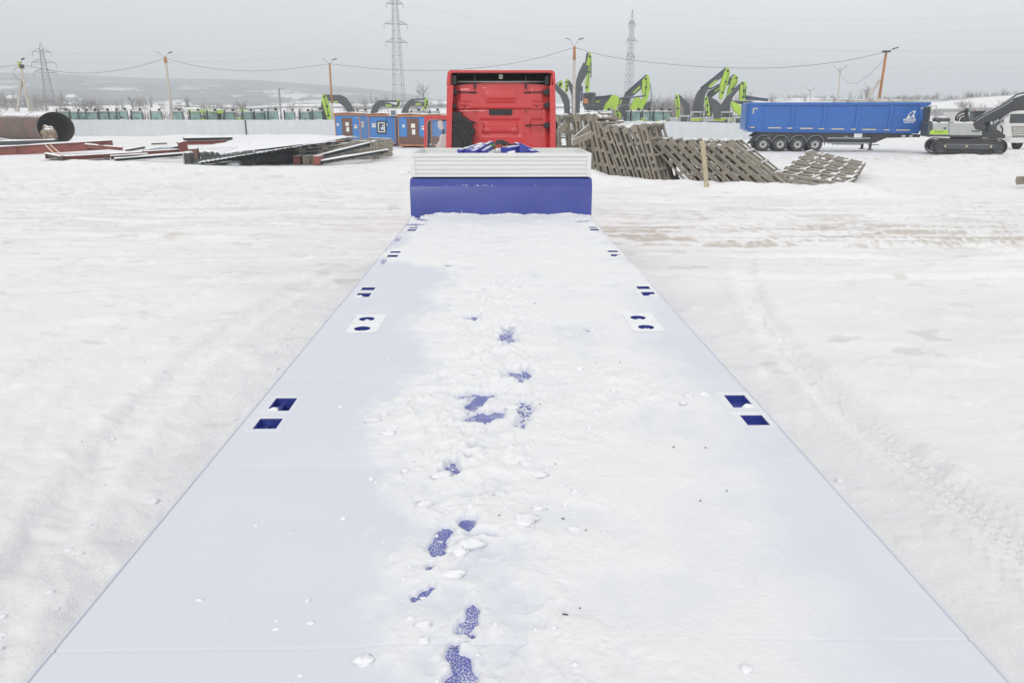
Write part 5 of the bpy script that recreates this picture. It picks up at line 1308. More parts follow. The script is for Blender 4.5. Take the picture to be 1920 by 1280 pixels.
for px, Y, a, lb in ((1136, 104, .25, 'tractor cab left of the small folded excavator, over the right fence'), (1192, 104, .2, 'tractor cab below the lone tall lime stick'), (1235, 103, .15, 'tractor cab standing before the bare thicket on the right'), (1112, 110, .2, 'tractor cab beside the raised bucket, over the frames'), (1212, 109, .3, 'tractor cab right of the lone tall lime stick'), (1250, 112, .2, 'tractor cab set back before the bare thicket'), (1418, 112, .2, 'tractor roof hidden by the tipper tail'), (815, 110, .2, 'tractor cab just left of the red truck roof, behind the huts'), (780, 112, .3, 'tractor roof peeping over the huts with the doors'), (680, 112, .25, 'tractor roof peeping over the left hut')):
    c = copy_tree(trc, P(px, 215, Y) * 1.0, a, lb); c.location.z = .0
tele = Exc('lime telescopic boom lying level over the tractor cabs', 388, 116, name='telehandler', group=None); tele.t['category'] = 'telehandler'
tele.poly('boom', [(352.5, 205.5), (422, 206.5), (422, 213.5), (390, 213), (352.5, 212)], M_LIME, th=.6); tele.base(cab=True, depth=.6)
tele2 = Exc('second lime boom lying level farther right over the tractors', 470, 117, name='telehandler', group=None); tele2.t['category'] = 'telehandler'
tele2.poly('boom', [(450, 206), (466, 206.5), (466, 211), (450, 211)], M_LIME, th=.6); tele2.base(cab=True, depth=.6)
lb_ = thing('loader', 'lime based grey loader cab left of the upright lime stick', 'loader', P(1262, 215, 106) * 1.0); lb_.location.z = 0
MB().box((0, 0, 1.0), (1.25, 2, 1.3)).build('engine_cover', M_LIME, lb_, bevel=.05); MB().box((0, 0, 1.98), (1.25, 1.8, .65)).build('cab', M_GREY, lb_, bevel=.05)
for sx in (-1, 1): put(tyre, 'wheel', lb_, (sx * .6, -.7, .5), (0, math.pi / 2, 0), (1.25, 1.25, 1))
van = thing('box_van', 'grey box van with snow on its roof between the red cab and the frames', 'van', P(1056, 215, 92) * 1.0); van.location.z = 0
MB().box((.0, 2.2, 1.45), (3.6, 4.4, 2.0)).build('box_body', M_GREY, van, bevel=.1)
mb = MB(); mb.grid(14, 14, lambda a, b: ((a - .5) * 3.7, -.05 + b * 4.5, 2.46 + .28 * (math.sin(a * 3.14) * math.sin(b * 3.14)) ** .5)); mb.build('roof_snow', M_SNOWP, van, smooth=True)
MB().box((0, -.02, 2.0), (3.4, .03, .5)).build('window_band', M_DKGL, van)
for sx in (-1, 1):
    for yy in (.8, 3.6): put(tyre, 'wheel', van, (sx * 1.6, yy, .4), (0, math.pi / 2, 0))

# ================================================================== GREY EXCAVATOR AT THE RIGHT
GX = Exc('grey excavator with lime panel and raised charcoal boom beside the blue tipper', 1815, 53.5, group=None, name='excavator')
gt = GX.t; GY = 53.5
GA = R_(20); gt.rotation_euler = (0, 0, -GA)
_gu = Vector((math.cos(GA), -math.sin(GA), 0)); _gn = Vector((math.sin(GA), math.cos(GA), 0))
def gp(px, py, dy=0.0):
    "point on the long side plane of the machine, dy metres in, in its own space"
    d = ray(px, py); t = (_gn.dot(GX.o) + dy) / _gn.dot(d); p = d * t + Vector((0, 0, CAM_Z)) - GX.o
    return Vector((p.dot(_gu), dy, p.z))
def gpoly(name, pts, m, d0, d1, bevel=.03, parent=None, label=None):
    q = [gp(x, y, d0) for x, y in pts]
    o = MB().prism([(p.x, p.z) for p in q], lambda u, v, t: (u, t, v), d0, d1).build(name, m, parent or gt, bevel=bevel, seg=2, fix=True)
    if label: o['label'] = label
    return o
def track(dy0, dy1, near):
    cx0, cx1 = gp(1763, 275).x, gp(1872, 275).x; r = .50; zc = .53; n = 52; par = None
    st = []
    for k in range(13): t = R_(90 + k * 15); st.append((cx0 + r * .8 * math.cos(t), zc + r * .86 * math.sin(t)))
    for k in range(13): t = R_(-90 + k * 15); st.append((cx1 + r * .8 * math.cos(t), zc + r * .86 * math.sin(t)))
    par = MB().prism(st, lambda u, v, t: (u, t, v), dy0 + .12, dy1 - .12).build('track_frame', M_DARK, gt, fix=True)
    # shoes all round the belt
    path = []; per = []
    loop = [(cx0 + r * math.cos(R_(90 + a)), zc + r * math.sin(R_(90 + a)), R_(90 + a)) for a in range(0, 181, 15)]
    loop += [(cx0 + (cx1 - cx0) * k / 21, zc - r, R_(270)) for k in range(1, 21)]
    loop += [(cx1 + r * math.cos(R_(-90 + a)), zc + r * math.sin(R_(-90 + a)), R_(-90 + a)) for a in range(0, 181, 15)]
    loop += [(cx1 - (cx1 - cx0) * k / 21, zc + r - .05 * math.sin(math.pi * k / 21), R_(90)) for k in range(1, 21)]
    shoe = MB().box((0, 0, 0), (.20, dy1 - dy0, .04)).box((0, 0, .04), (.035, dy1 - dy0, .05)).mesh('track_shoe', MATS['track_steel'])
    for (x, z, a) in loop:
        put(shoe, 'track_shoe', par, (x, (dy0 + dy1) / 2, z), (0, math.pi / 2 - a, 0))
    MB().box(((cx0 + cx1) / 2, dy0 + .10, zc), (cx1 - cx0 - .3, .1, .34)).build('side_beam', M_BOOM, par, bevel=.04)
    for k in range(8):
        x = cx0 + .45 + k * (cx1 - cx0 - .9) / 7
        MB().lathe([(0, -.1), (.13, -.09), (.15, -.02), (.15, .1)], 14, Matrix.Translation((x, dy0 + .12, zc - r + .18)) @ Matrix.Rotation(math.pi / 2, 4, 'X')).build('roller', M_DARK, par)
    for x in (cx0, cx1):
        MB().lathe([(0, -.08), (.1, -.1), (.14, -.05), (.3, -.03), (.36, .0), (.36, .1)], 22, Matrix.Translation((x, dy0 + .1, zc)) @ Matrix.Rotation(math.pi / 2, 4, 'X')).build('sprocket', M_BOOM, par)
    for px in (1772, 1812, 1858):
        MB().box((gp(px, 275).x, dy0 + .04, zc + .05), (.1, .02, .14)).build('decal', M_YEL, par)
mat('track_steel', (.06, .058, .056), .7, var=.3, snow=.55)
track(-.1, .55, True); track(2.35, 3.0, False)
MB().lathe([(.0, .98), (.75, .98), (.75, 1.22), (0, 1.22)], 24, Matrix.Translation((.2, 1.4, 0))).build('slew_ring', M_DARK, gt)
MB().box((.2, 1.4, .8), (2.2, 1.9, .42)).build('undercarriage', M_DARK, gt, bevel=.05)
gpoly('counterweight', [(1740, 231), (1743, 226), (1748, 228), (1749, 240), (1749, 256), (1741, 257.5), (1738, 256)], M_BOOM, .0, 2.9, bevel=.06)
gpoly('rear_guard', [(1741, 201), (1744.5, 200), (1745, 206), (1743, 228), (1741, 238), (1739, 234)], M_BLACK, .3, 2.4)
gpoly('body_panel', [(1748.5, 231), (1779, 230.5), (1779, 253.5), (1748.5, 253.5)], M_GREY, .02, 2.8)
gpoly('body_panel', [(1779.5, 231), (1824, 231.5), (1829, 243), (1841, 247), (1842, 254), (1779.5, 253.5)], M_GREY, .0, 2.8)
gpoly('lower_frame', [(1744, 253), (1842, 254.5), (1840, 257.5), (1744, 256.5)], M_BOOM, .05, 2.7)
gpoly('lime_plate', [(1744, 246), (1749, 243.8), (1776, 244), (1779, 252), (1743, 252)], M_LIME, -.03, .0, bevel=0)
gpoly('plate_print', [(1752, 246.2), (1770, 246.2), (1770, 248.2), (1752, 248.2)], mat('dark_green_print', (.17, .30, .05), .6), -.036, -.03, bevel=0)
gpoly('panel_latch', [(1770, 239.5), (1774, 239.5), (1774, 242), (1770, 242)], M_BLACK, -.04, .0, bevel=0)
gpoly('step', [(1824, 244), (1836, 244), (1838, 247), (1822, 247)], M_BOOM, -.1, .6)
for pts in ([(1742, 224), (1746, 201), (1747, 199.5)], [(1751.5, 223), (1756, 199.5)], [(1737, 201), (1746, 199.5), (1756.5, 199.2)], [(1753.5, 210), (1756, 217), (1757, 224)]):
    MB().tube([gp(x, y, .5) for x, y in pts], .028, 6).build('handrail', M_STEEL, gt)
MB().tube([gp(x, 225.3, .9) for x in (1749, 1751, 1775, 1779, 1782)], [.1, .2, .22, .16, .05], 12).build('muffler', M_BOOM, gt, smooth=True)
MB().box(tuple(gp(1766, 231, 1.2)), (2.4, 1.6, .14)).build('engine_deck', M_BOOM, gt)
for pts, r in (([(1792, 226), (1793, 219), (1798, 213), (1806, 210), (1812, 210)], .07), ([(1795, 228), (1798, 220), (1805, 216), (1812, 214)], .06), ([(1800, 228), (1803, 222), (1809, 219)], .05), ([(1812, 231), (1812.5, 222), (1812, 208)], .12), ([(1816, 230), (1815, 218), (1812, 210)], .06), ([(1804, 230), (1806, 224), (1814, 222), (1818, 226)], .05)):
    MB().tube([gp(x, y, .6) for x, y in pts], r, 8).build('hydraulic_hose', M_BLACK, gt, smooth=True)
MB().lathe([(0, .0), (.16, .0), (.2, .05), (.1, .1), (.1, .2), (0, .2)], 14, Matrix.Translation(gp(1812, 209, .6))).build('filter_cap', M_BLACK, gt)
gpoly('valve_block', [(1806, 220), (1816, 218), (1817, 230), (1804, 230)], M_DARK, .5, 1.0)
cab_ = gpoly('cab', [(1824, 231), (1826, 212), (1829, 209.5), (1850, 209.5), (1856, 214), (1858, 246), (1830, 246)], M_BOOM, 1.5, 2.8)
gpoly('window', [(1828.5, 228), (1829.5, 213.5), (1842, 213.5), (1842, 228)], M_DKGL, 1.47, 1.5, bevel=0, parent=cab_)
gpoly('roof_guard', [(1826, 209), (1852, 208), (1853, 210), (1826, 211)], M_BLACK, 1.4, 2.9, bevel=0)
MB().tube([gp(1828.5, 209, 1.8), gp(1828.5, 204.5, 1.8)], .04, 6).build('beacon', M_ORANGE, gt)
boom_o = [(1826.5, 225), (1834, 219.5), (1850, 211), (1875, 198.5), (1898, 185), (1920, 178), (1945, 175), (1952, 188), (1945, 200), (1920, 207.5), (1908, 208), (1897, 210), (1885, 217), (1862, 227.5), (1842, 232), (1830, 232)]
gpoly('boom', boom_o, mat('black_boom', (.035, .038, .042), .45, var=.2, snow=.3), .75, 1.4, bevel=.05)
for (x, y) in ((1911, 192), (1915, 197), (1880, 201)): MB().box(tuple(gp(x, y, .72)), (.16, .06, .16)).build('bracket', M_DARK, gt)
MB().tube([gp(x, y, 1.0) for x, y in ((1880, 195), (1900, 182), (1908, 177), (1920, 174), (1935, 172))], .05, 8).build('hydraulic_hose', M_BLACK, gt, smooth=True)
MB().tube([gp(x, y, .7) for x, y in ((1830, 227), (1850, 215), (1880, 200), (1900, 188))], .035, 6).build('hydraulic_line', M_STEEL, gt)
for dy in (.55, 1.55):
    MB().tube([gp(1852, 244, dy), gp(1874, 228, dy)], .15, 10).build('boom_cylinder', M_BOOM, gt, smooth=True)
    MB().tube([gp(1874, 228, dy), gp(1892, 214, dy)], .08, 10).build('cylinder_rod', M_STEEL, gt, smooth=True)
gpoly('boom_foot', [(1822, 229), (1840, 224), (1850, 238), (1846, 250), (1832, 248)], M_DARK, .7, 1.45)
for pts in ([(1862, 222), (1864, 238), (1862, 252)], [(1868, 222), (1867, 240), (1870, 252)], [(1838, 233), (1848, 240), (1856, 250)], [(1876, 236), (1880, 242), (1878, 254)]):
    MB().tube([gp(x, y, 1.2) for x, y in pts], .05, 6).build('hydraulic_hose', M_BLACK, gt, smooth=True)
gpoly('front_frame', [(1842, 246), (1872, 244), (1886, 254), (1884, 260), (1842, 258)], M_DARK, .6, 2.2)
rs = random.Random(2); mb = MB()
for k in range(26):
    p = gp(rs.uniform(1750, 1822), 230.2, rs.uniform(.1, 2.2)); mb.blob((p.x, p.y, p.z), (rs.uniform(.12, .3), rs.uniform(.1, .25), .06), seed=k, nu=9, nv=6)
mb.build('snow_cover', M_SNOWP, gt, smooth=True)

# white lorry behind it
lorry = thing('lorry', 'white lorry cab facing the yard at the right edge behind the grey excavator', 'lorry', P(1912, 215, 61) * 1.0); lorry.location.z = 0
LO = Vector(lorry.location)
M_LW = mat('white_lorry_paint', (.66, .66, .64), .4, var=.06)
def lp(px, py, d=0): return P(px, py, 61 + d) - LO
def lpoly(name, pts, m, d0, d1, bevel=.03, parent=None):
    q = [P(x, y, 61 + d0) - LO for x, y in pts]
    return MB().prism([(p.x, p.z) for p in q], lambda u, v, t: (u, t, v), d0, d1).build(name, m, parent or lorry, bevel=bevel, fix=True)
cb = lpoly('cab', [(1881, 258), (1882, 228), (1886, 212), (1890, 208), (1945, 207), (1949, 212), (1952, 228), (1953, 258)], M_LW, 0, 2.3, bevel=.08)
lpoly('windscreen', [(1895, 214), (1940, 213), (1945, 231), (1893, 231)], M_DKGL, -.03, .0, bevel=0)
lpoly('grille', [(1897, 237), (1940, 237), (1938, 257), (1899, 257)], mat('grille_grey', (.25, .24, .22), .6), -.05, .0)
for k in range(4): lpoly('grille_bar', [(1899, 240 + k * 4), (1938, 240 + k * 4), (1938, 241.4 + k * 4), (1899, 241.4 + k * 4)], M_LW, -.08, -.05, bevel=0)
lpoly('bumper', [(1879, 258), (1954, 258), (1953, 268), (1880, 268)], M_LW, -.12, .4)
lpoly('mirror', [(1876, 213), (1882, 213), (1882, 229), (1876, 229)], M_BLACK, -.1, .2); lpoly('headlight', [(1884, 260), (1894, 260), (1894, 265), (1884, 265)], M_GLASS, -.15, -.12, bevel=0)
MB().box((0, 5.5, 2.0), (2.4, 6.0, 1.8)).build('cargo_body', M_LW, lorry, bevel=.05)
for sx in (-1, 1):
    for yy in (1.2, 6.5): put(t2, 'wheel', lorry, (sx * 1.05, yy, .52), (0, math.pi / 2, 0))

# ================================================================== SCRAP AND STEEL ON THE LEFT
def pipe():
    c = P(105, 240, 68); a = Vector((-.67, .74, 0)).normalized(); nn = Vector((.35, -.94, .03)).normalized(); r = 1.33
    u = Vector((0, 0, 1)); v = a.cross(u)
    t = thing('steel_pipe', 'huge rusty steel pipe lying open ended behind the red beams', 'pipe', (c.x, c.y, 0)); o = Vector((c.x, c.y, 0))
    n = 64; mb = MB()
    rings = []
    for rad, order in ((r, (0, 1)), (r - .03, (1, 0))):
        for e in order:
            ring = []
            for k in range(n):
                q = 2 * math.pi * k / n; d = u * (rad * math.cos(q)) + v * (rad * math.sin(q))
                s = -(d.dot(nn)) / a.dot(nn) if e == 0 else 30.0
                ring.append(c + d + a * s - o)
            rings.append(ring)
    vs = [p for rg in rings for p in rg]; fs = []
    for j in range(4):
        for k in range(n): fs.append((j * n + k, j * n + (k + 1) % n, ((j + 1) % 4) * n + (k + 1) % n, ((j + 1) % 4) * n + k))
    fs.append([n + k for k in range(n)])
    mb.add(vs, fs).build('shell', M_RUST, t, smooth=False, fix=False)
    mi = MB(); r3 = [[p - (p - (c - o)) * 0 for p in rg] for rg in rings[2:4]]
    rr_ = []
    for e in (0, 1):
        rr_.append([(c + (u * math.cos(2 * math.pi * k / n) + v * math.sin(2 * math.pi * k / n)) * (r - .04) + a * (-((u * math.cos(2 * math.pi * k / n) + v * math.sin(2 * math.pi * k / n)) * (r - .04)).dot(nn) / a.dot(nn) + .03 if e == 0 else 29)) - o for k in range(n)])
    mi.add(rr_[0] + rr_[1], [(k, (k + 1) % n, n + (k + 1) % n, n + k) for k in range(n)] + [[n + k for k in range(n)]]).build('inner_shade', mat('pipe_shade_dark', (.03, .022, .018), .9, var=.3), t)  # inner face coloured near black to stand for the shade inside the pipe
    mb = MB()
    for k in range(7):
        for q in (-.0,): 
            p0 = c + a * (2 + k * 4) - o
            pts = [p0 + u * ((r + .012) * math.cos(2 * math.pi * i / 40)) + v * ((r + .012) * math.sin(2 * math.pi * i / 40)) for i in range(41)]
            if k % 3 == 1: mb.tube(pts, .02, 4, cap=False)
    mb.build('weld_seam', M_RUST, t)
    rs = random.Random(4); mb = MB()
    for k in range(26):
        p = c + a * (1.0 + k * 1.05) + u * (r + .0) - o; mb.blob(p, (rs.uniform(.5, .9), .16, rs.uniform(.01, .035)), seed=k, nu=10, nv=6)
    mb.build('snow_cover', M_SNOWP, t, smooth=True)
    return t
pipe()
p = P(92, 251, 66.2)
tag(MB().blob((p.x, p.y, p.z), (.60, .5, .66), seed=8, nu=26, nv=18, amp=.28).build('boulder', mat('dirty_limestone', (.33, .28, .21), .9, var=.3, scale=3, bump=.6, bscale=6, snow=.5, col2=(.18, .11, .08), mixscale=2), smooth=True), 'dirty pale boulder sitting in the mouth of the pipe', 'boulder')
for px in (10, 72): 
    q = P(px, 262, 60)
    tag(MB().box((q.x, q.y, .35), (.5, .4, .7)).build('support_block', M_CONC, bevel=.05), 'concrete block under the snowy beam, %s' % ('left one at the picture edge' if px < 20 else 'right one below the pipe mouth'), 'block', 'concrete blocks under the snowy beam')
def ibeam(label, p, q, h, wd, m=M_PRIMER, snow=True, name='steel_beam', group='red oxide steel beams on the left', hollow=False, seed=0):
    p = Vector(p); q = Vector(q); d = (q - p).normalized(); t = thing(name, label, 'steel beam', p, 0, group); ln = q - p
    up = Vector((0, 0, 1)); n = d.cross(up).normalized(); uu = n.cross(d)
    if hollow: MB().beam((0, 0, 0), ln, wd, h).build('box_section', m, t, bevel=.01)
    else:
        MB().beam((0, 0, 0), ln, .03, h - .05).build('web', m, t)
        for s in (-1, 1): MB().beam(uu * s * (h / 2 - .012), ln + uu * s * (h / 2 - .012), wd, .026).build('flange', m, t)
        k = 0; L_ = ln.length
        while k * 2.2 + .1 < L_:
            MB().beam(d * (k * 2.2 + .1) - uu * (h / 2 - .03), d * (k * 2.2 + .1) + uu * (h / 2 - .03), wd * .92, .02, up=d).build('stiffener', m, t); k += 1
    if snow:
        rs = random.Random(seed); L_ = ln.length; nx = int(L_ * 5)
        mb = MB(); mb.grid(nx, 6, lambda a, b: tuple(d * (a * L_) + n * ((b - .5) * wd * .98) + uu * (h / 2 + .004 + (math.sin(b * math.pi)) * (.05 + .05 * max(0, mnoise.noise(Vector((a * L_ * .8, b, seed + .5))) + .3)) * (1 if mnoise.noise(Vector((a * L_ * .5, 3, seed))) > -.35 else .1))))
        mb.build('snow_cover', M_SNOWP, t, smooth=True)
    return t
def mid(px, py, Y): return P(px, py, Y)
ibeam('largest red oxide beam running in from the left edge below the pipe', P(-40, 286.5, 54), P(212, 271.5, 57), .62, .32, seed=1)
ibeam('snow topped dark beam lying behind the largest red beam', P(-40, 270, 60), P(106, 266, 60), .30, .5, M_DARK, seed=2, hollow=True)
ibeam('slim red beam reaching past the right end of the largest beam', P(160, 273.5, 56), P(230, 279.5, 56), .22, .22, seed=3)
ibeam('red channel with a thick snow strip, lying right of the ladder', P(106, 298, 47), P(275, 288.5, 50), .26, .5, seed=4)
ibeam('dark ended beam stub at the front of the red channel', P(88, 293, 47.2), P(118, 299, 46.4), .35, .35, M_RUST, seed=5)
ibeam('red beam continuing right towards the sheet pile', P(268, 288, 48), P(350, 283.5, 50), .26, .3, seed=6)
ibeam('brown beam with wavy snow in the middle of the scrap', P(208, 296, 46.5), P(278, 292, 47), .22, .4, M_RUST, seed=7)
ibeam('long low snow covered beam pointing to the dark block', P(215, 300, 45), P(352, 289, 46.5), .14, .4, M_DARK, seed=8)
ibeam('thin grey beam far behind by the fence on the left', P(235, 283, 57), P(272, 276.5, 58), .16, .2, M_RUST, seed=9)
ibeam('second thin grey beam beside the far one', P(270, 283, 57), P(302, 277.5, 58), .12, .2, M_SHEETD, seed=10)
ibeam('small bar half buried far back on the snow', P(284, 270, 72), P(313, 269, 72), .12, .15, M_RUST, seed=11)
ibeam('grey topped red beam along the back of the sheet pile', P(344, 263.5, 53), P(436, 261.5, 55), .30, .4, M_SHEETD, seed=12)
ibeam('red beam directly under the grey topped one', P(340, 268.5, 52), P(425, 266.5, 53), .26, .3, seed=13, snow=False)
ibeam('short upright red end plate beside the grey pipes', P(336, 280, 49), P(352, 276, 49.5), .8, .3, seed=14)
ibeam('rusty stub with a round notch below the red end plate', P(357, 292, 45.5), P(373, 291, 45.5), .75, .3, M_RUST, seed=15, hollow=True)
def lad():
    a, b = P(85, 272.5, 52), P(104, 291, 47.5); t = thing('ladder', 'small rusty ladder leaning down from the largest red beam', 'ladder', a, 0); d = b - a
    off = Vector((.32, .05, .02))
    for o_ in (Vector((0, 0, 0)), off): MB().beam(o_, d + o_, .05, .05).build('rail', M_ORANGE, t)
    for k in range(6): q = d * (.1 + .16 * k); MB().beam(q, q + off, .035, .035).build('rung', M_ORANGE, t)
lad()
for k, (a, b, lb) in enumerate((((83, 306, 44.5), (131, 303.5, 44.8), 'dark plank lying lowest at the left of the scrap'), ((76, 301.5, 45.5), (108, 299.5, 45.7), 'thin dark plank above the lowest one'), ((140, 303, 45), (205, 298, 45.6), 'dark board under the snow below the red channel'), ((150, 305.5, 44.6), (196, 302, 44.9), 'second dark board below the red channel'), ((195, 303.2, 44.6), (204, 302.8, 44.6), 'small dark offcut on the snow'))):
    p, q = P(*a), P(*b); tag(MB().beam((p.x, p.y, .16), (q.x, q.y, .20), .35, .08).build('plank', M_RUST if k % 2 else M_DARK), lb, 'plank', 'planks in the scrap')
for k in range(7):
    x = 324 + (k % 4) * 5.2; y = 285 - (k // 4) * 5.5 - (k % 4) * 1.2; p = P(x, y, 49.5); q = P(x - 62 + k * 3, y + 5 - k * .3, 55)
    tag(MB().lathe([(.10, 0), (.10, 1), (.085, 1), (.085, 0)], 14, Matrix.Translation(p) @ (Vector(q) - p).to_track_quat('Z', 'Y').to_matrix().to_4x4() @ Matrix.Diagonal((1, 1, (Vector(q) - p).length, 1))).build('grey_tube', M_SHEET, smooth=True), 'thin grey tube, %s, in the bundle beside the red end plate' % ['bottom row left', 'bottom row second from left', 'bottom row third from left', 'bottom row right', 'upper row left', 'upper row middle', 'upper row right'][k], 'tube', 'grey tubes bundled left of the sheet pile')
def block():
    p = P(356, 303, 43.2); t = thing('steel_bollard', 'dark box post end standing at the left foot of the sheet pile', 'post', (p.x, p.y, 0))
    MB().box((0, 0, .33), (.36, .5, .66)).build('body', M_DARK, t, bevel=.03); MB().box((-.22, -.05, .32), (.08, .46, .68)).build('face_plate', M_STEEL, t, bevel=.02); MB().blob((.0, 0, .68), (.24, .28, .07), seed=2).build('snow_cover', M_SNOWP, t, smooth=True)
block()
def sheet(label, c, m, amp=.035, waves=22, snow=.8, seed=0, cover=None):
    "corrugated sheet through four corners a-b-c-d, waves run from a-b to d-c"
    a, b, cc, d = [Vector(P(*q)) for q in c]; o = a.copy()
    t = thing('corrugated_sheet', label, 'metal sheet', o, 0, 'corrugated sheets on the scrap pile')
    def pt(u, v, dz=0.0):
        p = a.lerp(b, u).lerp(d.lerp(cc, u), v) - o
        return (p.x, p.y, p.z + dz + amp * (1 if math.sin(u * waves * 2 * math.pi) > 0 else -1) * .5 - .10 * math.sin(u * math.pi) * math.sin(v * math.pi) + .06 * mnoise.noise(Vector((u * 2, v * 2, seed))))
    MB().grid(waves * 4, 8, lambda u, v: pt(u, v)).build('sheet', m, t)
    if cover:
        u0, u1, v0, v1 = cover
        def cov(x, y):
            e = min(x, 1 - x, y, 1 - y) * 6; k = min(1, e)
            uu = u0 + (u1 - u0) * x; vv = v0 + (v1 - v0) * y
            uu += .04 * mnoise.noise(Vector((y * 5, seed, 1))) * (1 if 0 < x < 1 else 1); vv += .05 * mnoise.noise(Vector((x * 7, seed, 7)))
            p = a.lerp(b, uu).lerp(d.lerp(cc, uu), vv) - o
            return (p.x, p.y, p.z + .01 + k * (.10 + .10 * max(0, mnoise.noise(Vector((x * 5, y * 3, seed + 4))) + .4)))
        MB().grid(60, 24, cov).build('snow_cover', M_SNOWP, t, smooth=True)
    return t
sheet('wide grey green corrugated sheet under snow on top of the pile', ((368, 306, 42.3), (552, 275, 41.4), (668, 255.5, 50.5), (470, 263, 53)), M_SHEET, cover=(.06, .98, .33, 1.0), seed=1)
sheet('upper snow buried sheet curling over the wooden frames', ((520, 276, 45), (605, 265.5, 46.5), (674, 257.5, 50.5), (560, 258, 53)), M_SHEET, cover=(.0, 1.0, .08, 1.0), seed=2, waves=14)
sheet('dark bent sheet sagging below the snowy sheets', ((350, 313, 42.7), (352, 302, 43.2), (470, 283, 43.6), (500, 290, 43.0)), M_SHEETD, seed=3, waves=5)
sheet('flat dark sheet with snow lying lowest in front of the pile', ((418, 308, 43.2), (455, 317, 41.8), (520, 291, 44.2), (480, 293, 44.6)), M_SHEETD, seed=4, waves=8, cover=(.1, .6, .0, .4))
sheet('long pale sheet stretching back from the pile to the left', ((372, 280, 48), (520, 274, 50), (560, 261, 56), (430, 262, 58)), M_SHEET, seed=5, waves=18, cover=(0, 1, 0, 1))
rs = random.Random(21); mb = MB()
for k in range(34):
    p = P(rs.uniform(376, 412), rs.uniform(288, 300), rs.uniform(44.2, 46)); mb.blob(p, (.14, .12, .12), seed=k, nu=8, nv=6)
tag(mb.build('stacked_caps', M_SHEETD, smooth=True), 'heap of small dark round metal pieces under the sheet edge', 'scrap', kind='stuff')
for k, (a, b, w_, lb) in enumerate((((452, 311, 42.6), (538, 292, 43.6), .5, 'dark steel plate on edge added as shade under the sheet, nearest'), ((470, 306, 43.6), (560, 285, 44.6), .6, 'dark steel plate on edge added as shade under the sheet, behind the nearest'), ((380, 309, 43.2), (450, 300, 44.0), .35, 'low dark plate added as shade under the left end of the sheet'))):  # dark plates added to deepen the shade in the void below the overhang
    p, q = Vector(P(*a)), Vector(P(*b)); tag(MB().beam((p.x, p.y, .28), (q.x, q.y, .42), .05, w_, up=(0, .5, 1)).build('shade_plate', M_DARK), lb, 'shade plate', 'dark shade plates under the sheet')
# flat stack of wooden frames under the sheets
gw = 'wooden frames stacked flat under the corrugated sheets'
def flat_frame(label, p, q, z0, z1, L, seed):
    a = P(*p); b = P(*q); d = Vector((b.x - a.x, b.y - a.y, z1 - z0)); Lw = d.length / WL; d.normalize()
    f = wood_frame(label, (a.x, a.y, z0), 0, 0, gw, L=1, seed=seed)
    up = Vector((0, 0, 1)); y = d.cross(up).normalized(); x = y.cross(d)
    f.rotation_euler = Matrix(((x.x, y.x, d.x), (x.y, y.y, d.y), (x.z, y.z, d.z))).to_euler(); f.scale = (1, 1, Lw)
    return f
for k in range(4):
    flat_frame('long flat frame, %s from the ground in the stack under the sheets' % ['lowest', 'second', 'third', 'fourth and topmost'][k], (505 + k * 5, 300, 46.4 + .05 * k), (700, 300, 51.2), .06 + k * .20, .28 + k * .275, 1, 70 + k)
for k in range(3):
    flat_frame('short flat frame left in the shade of the dark sheet, %s layer' % ['bottom', 'middle', 'top'][k], (446 + k * 4, 300, 46.2), (560, 300, 47.0), .06 + k * .22, .10 + k * .26, 1, 80 + k)
ibeam('long grey channel propped on the frame stack, upper of the two in front', P(572, 301, 44.2), P(703, 268.5, 47), .22, .30, M_SHEETD, seed=31, group='channels in front of the frame stack')
ibeam('long grey channel on the snow, lower of the two in front', P(600, 305, 43.2), P(727, 283.5, 47), .18, .28, M_SHEETD, seed=32, group='channels in front of the frame stack')
for (px, py, Y, lb, m) in ((557, 306, 43.3, 'square red brown timber end at the left of the front row', M_PRIMER), (574, 304, 43.4, 'grey upright offcut between the two red brown ends', M_WOOD), (594, 306, 43.0, 'broad red brown timber end at the right of the front row', M_PRIMER)):
    p = P(px, py, Y); tag(MB().box((p.x, p.y + .5, .26), (.36, 1.2, .48)).build('timber_end', m, bevel=.02), lb, 'timber', 'timber ends in front of the frame stack')
q0 = P(698, 284, 46.6)
for k in range(3):
    tag(MB().beam((q0.x + k * .16, q0.y, .1), (q0.x + k * .16 - .05, q0.y, 1.15), .1, .12).build('upright_plank', M_WOOD), 'short upright plank, %s of three under the channel tip' % ['left', 'middle', 'right'][k], 'plank')

# ================================================================== LAMP POLES AND WIRES
M_PC = mat('pole_concrete', (.50, .47, .41), .9, var=.12, scale=1); M_PO = mat('pole_rust_orange', (.42, .20, .08), .8, var=.25, scale=2)
def pole(label, base, top, r, parts, lamps=(), name='lamp_pole', cat='lamp pole', group='lamp poles along the fence'):
    b, t_ = Vector(base), Vector(top); b.z = 0; d = t_ - b; t = thing(name, label, cat, b, 0, group)
    for f0, f1, rr, m in parts: MB().tube([d * f0, d * f1], [r * rr, r * rr * .92], 12).build('shaft', m, t, smooth=True)
    for (dx, dz, head) in lamps:
        e = d + Vector((dx, -.1, dz)); MB().tube([d * .995, e], .03, 6).build('lamp_arm', M_STEEL, t)
        s = 1 if dx > 0 else -1
        MB().beam(e, e + Vector((s * head, -.05, .16)), .30, .10).build('lamp_head', M_DARK if s > 0 else M_STEEL, t, bevel=.02)
    return t
pole('straight lamp pole with twin heads left of the tractors', P(322, 215, 106.5), P(309.5, 107, 106.5), .17, ((0, .93, 1.1, M_PC), (.93, 1, 1.2, M_PO)), ((-.55, .45, .5), (.55, .45, .5)))
pole('rust orange lamp pole by the folded excavator arm', P(623, 215, 105.5), P(618, 119, 105.5), .16, ((0, .45, 1.15, M_PC), (.45, 1, .85, M_PO)), ((-.6, .4, .3), (.4, .4, .6)))
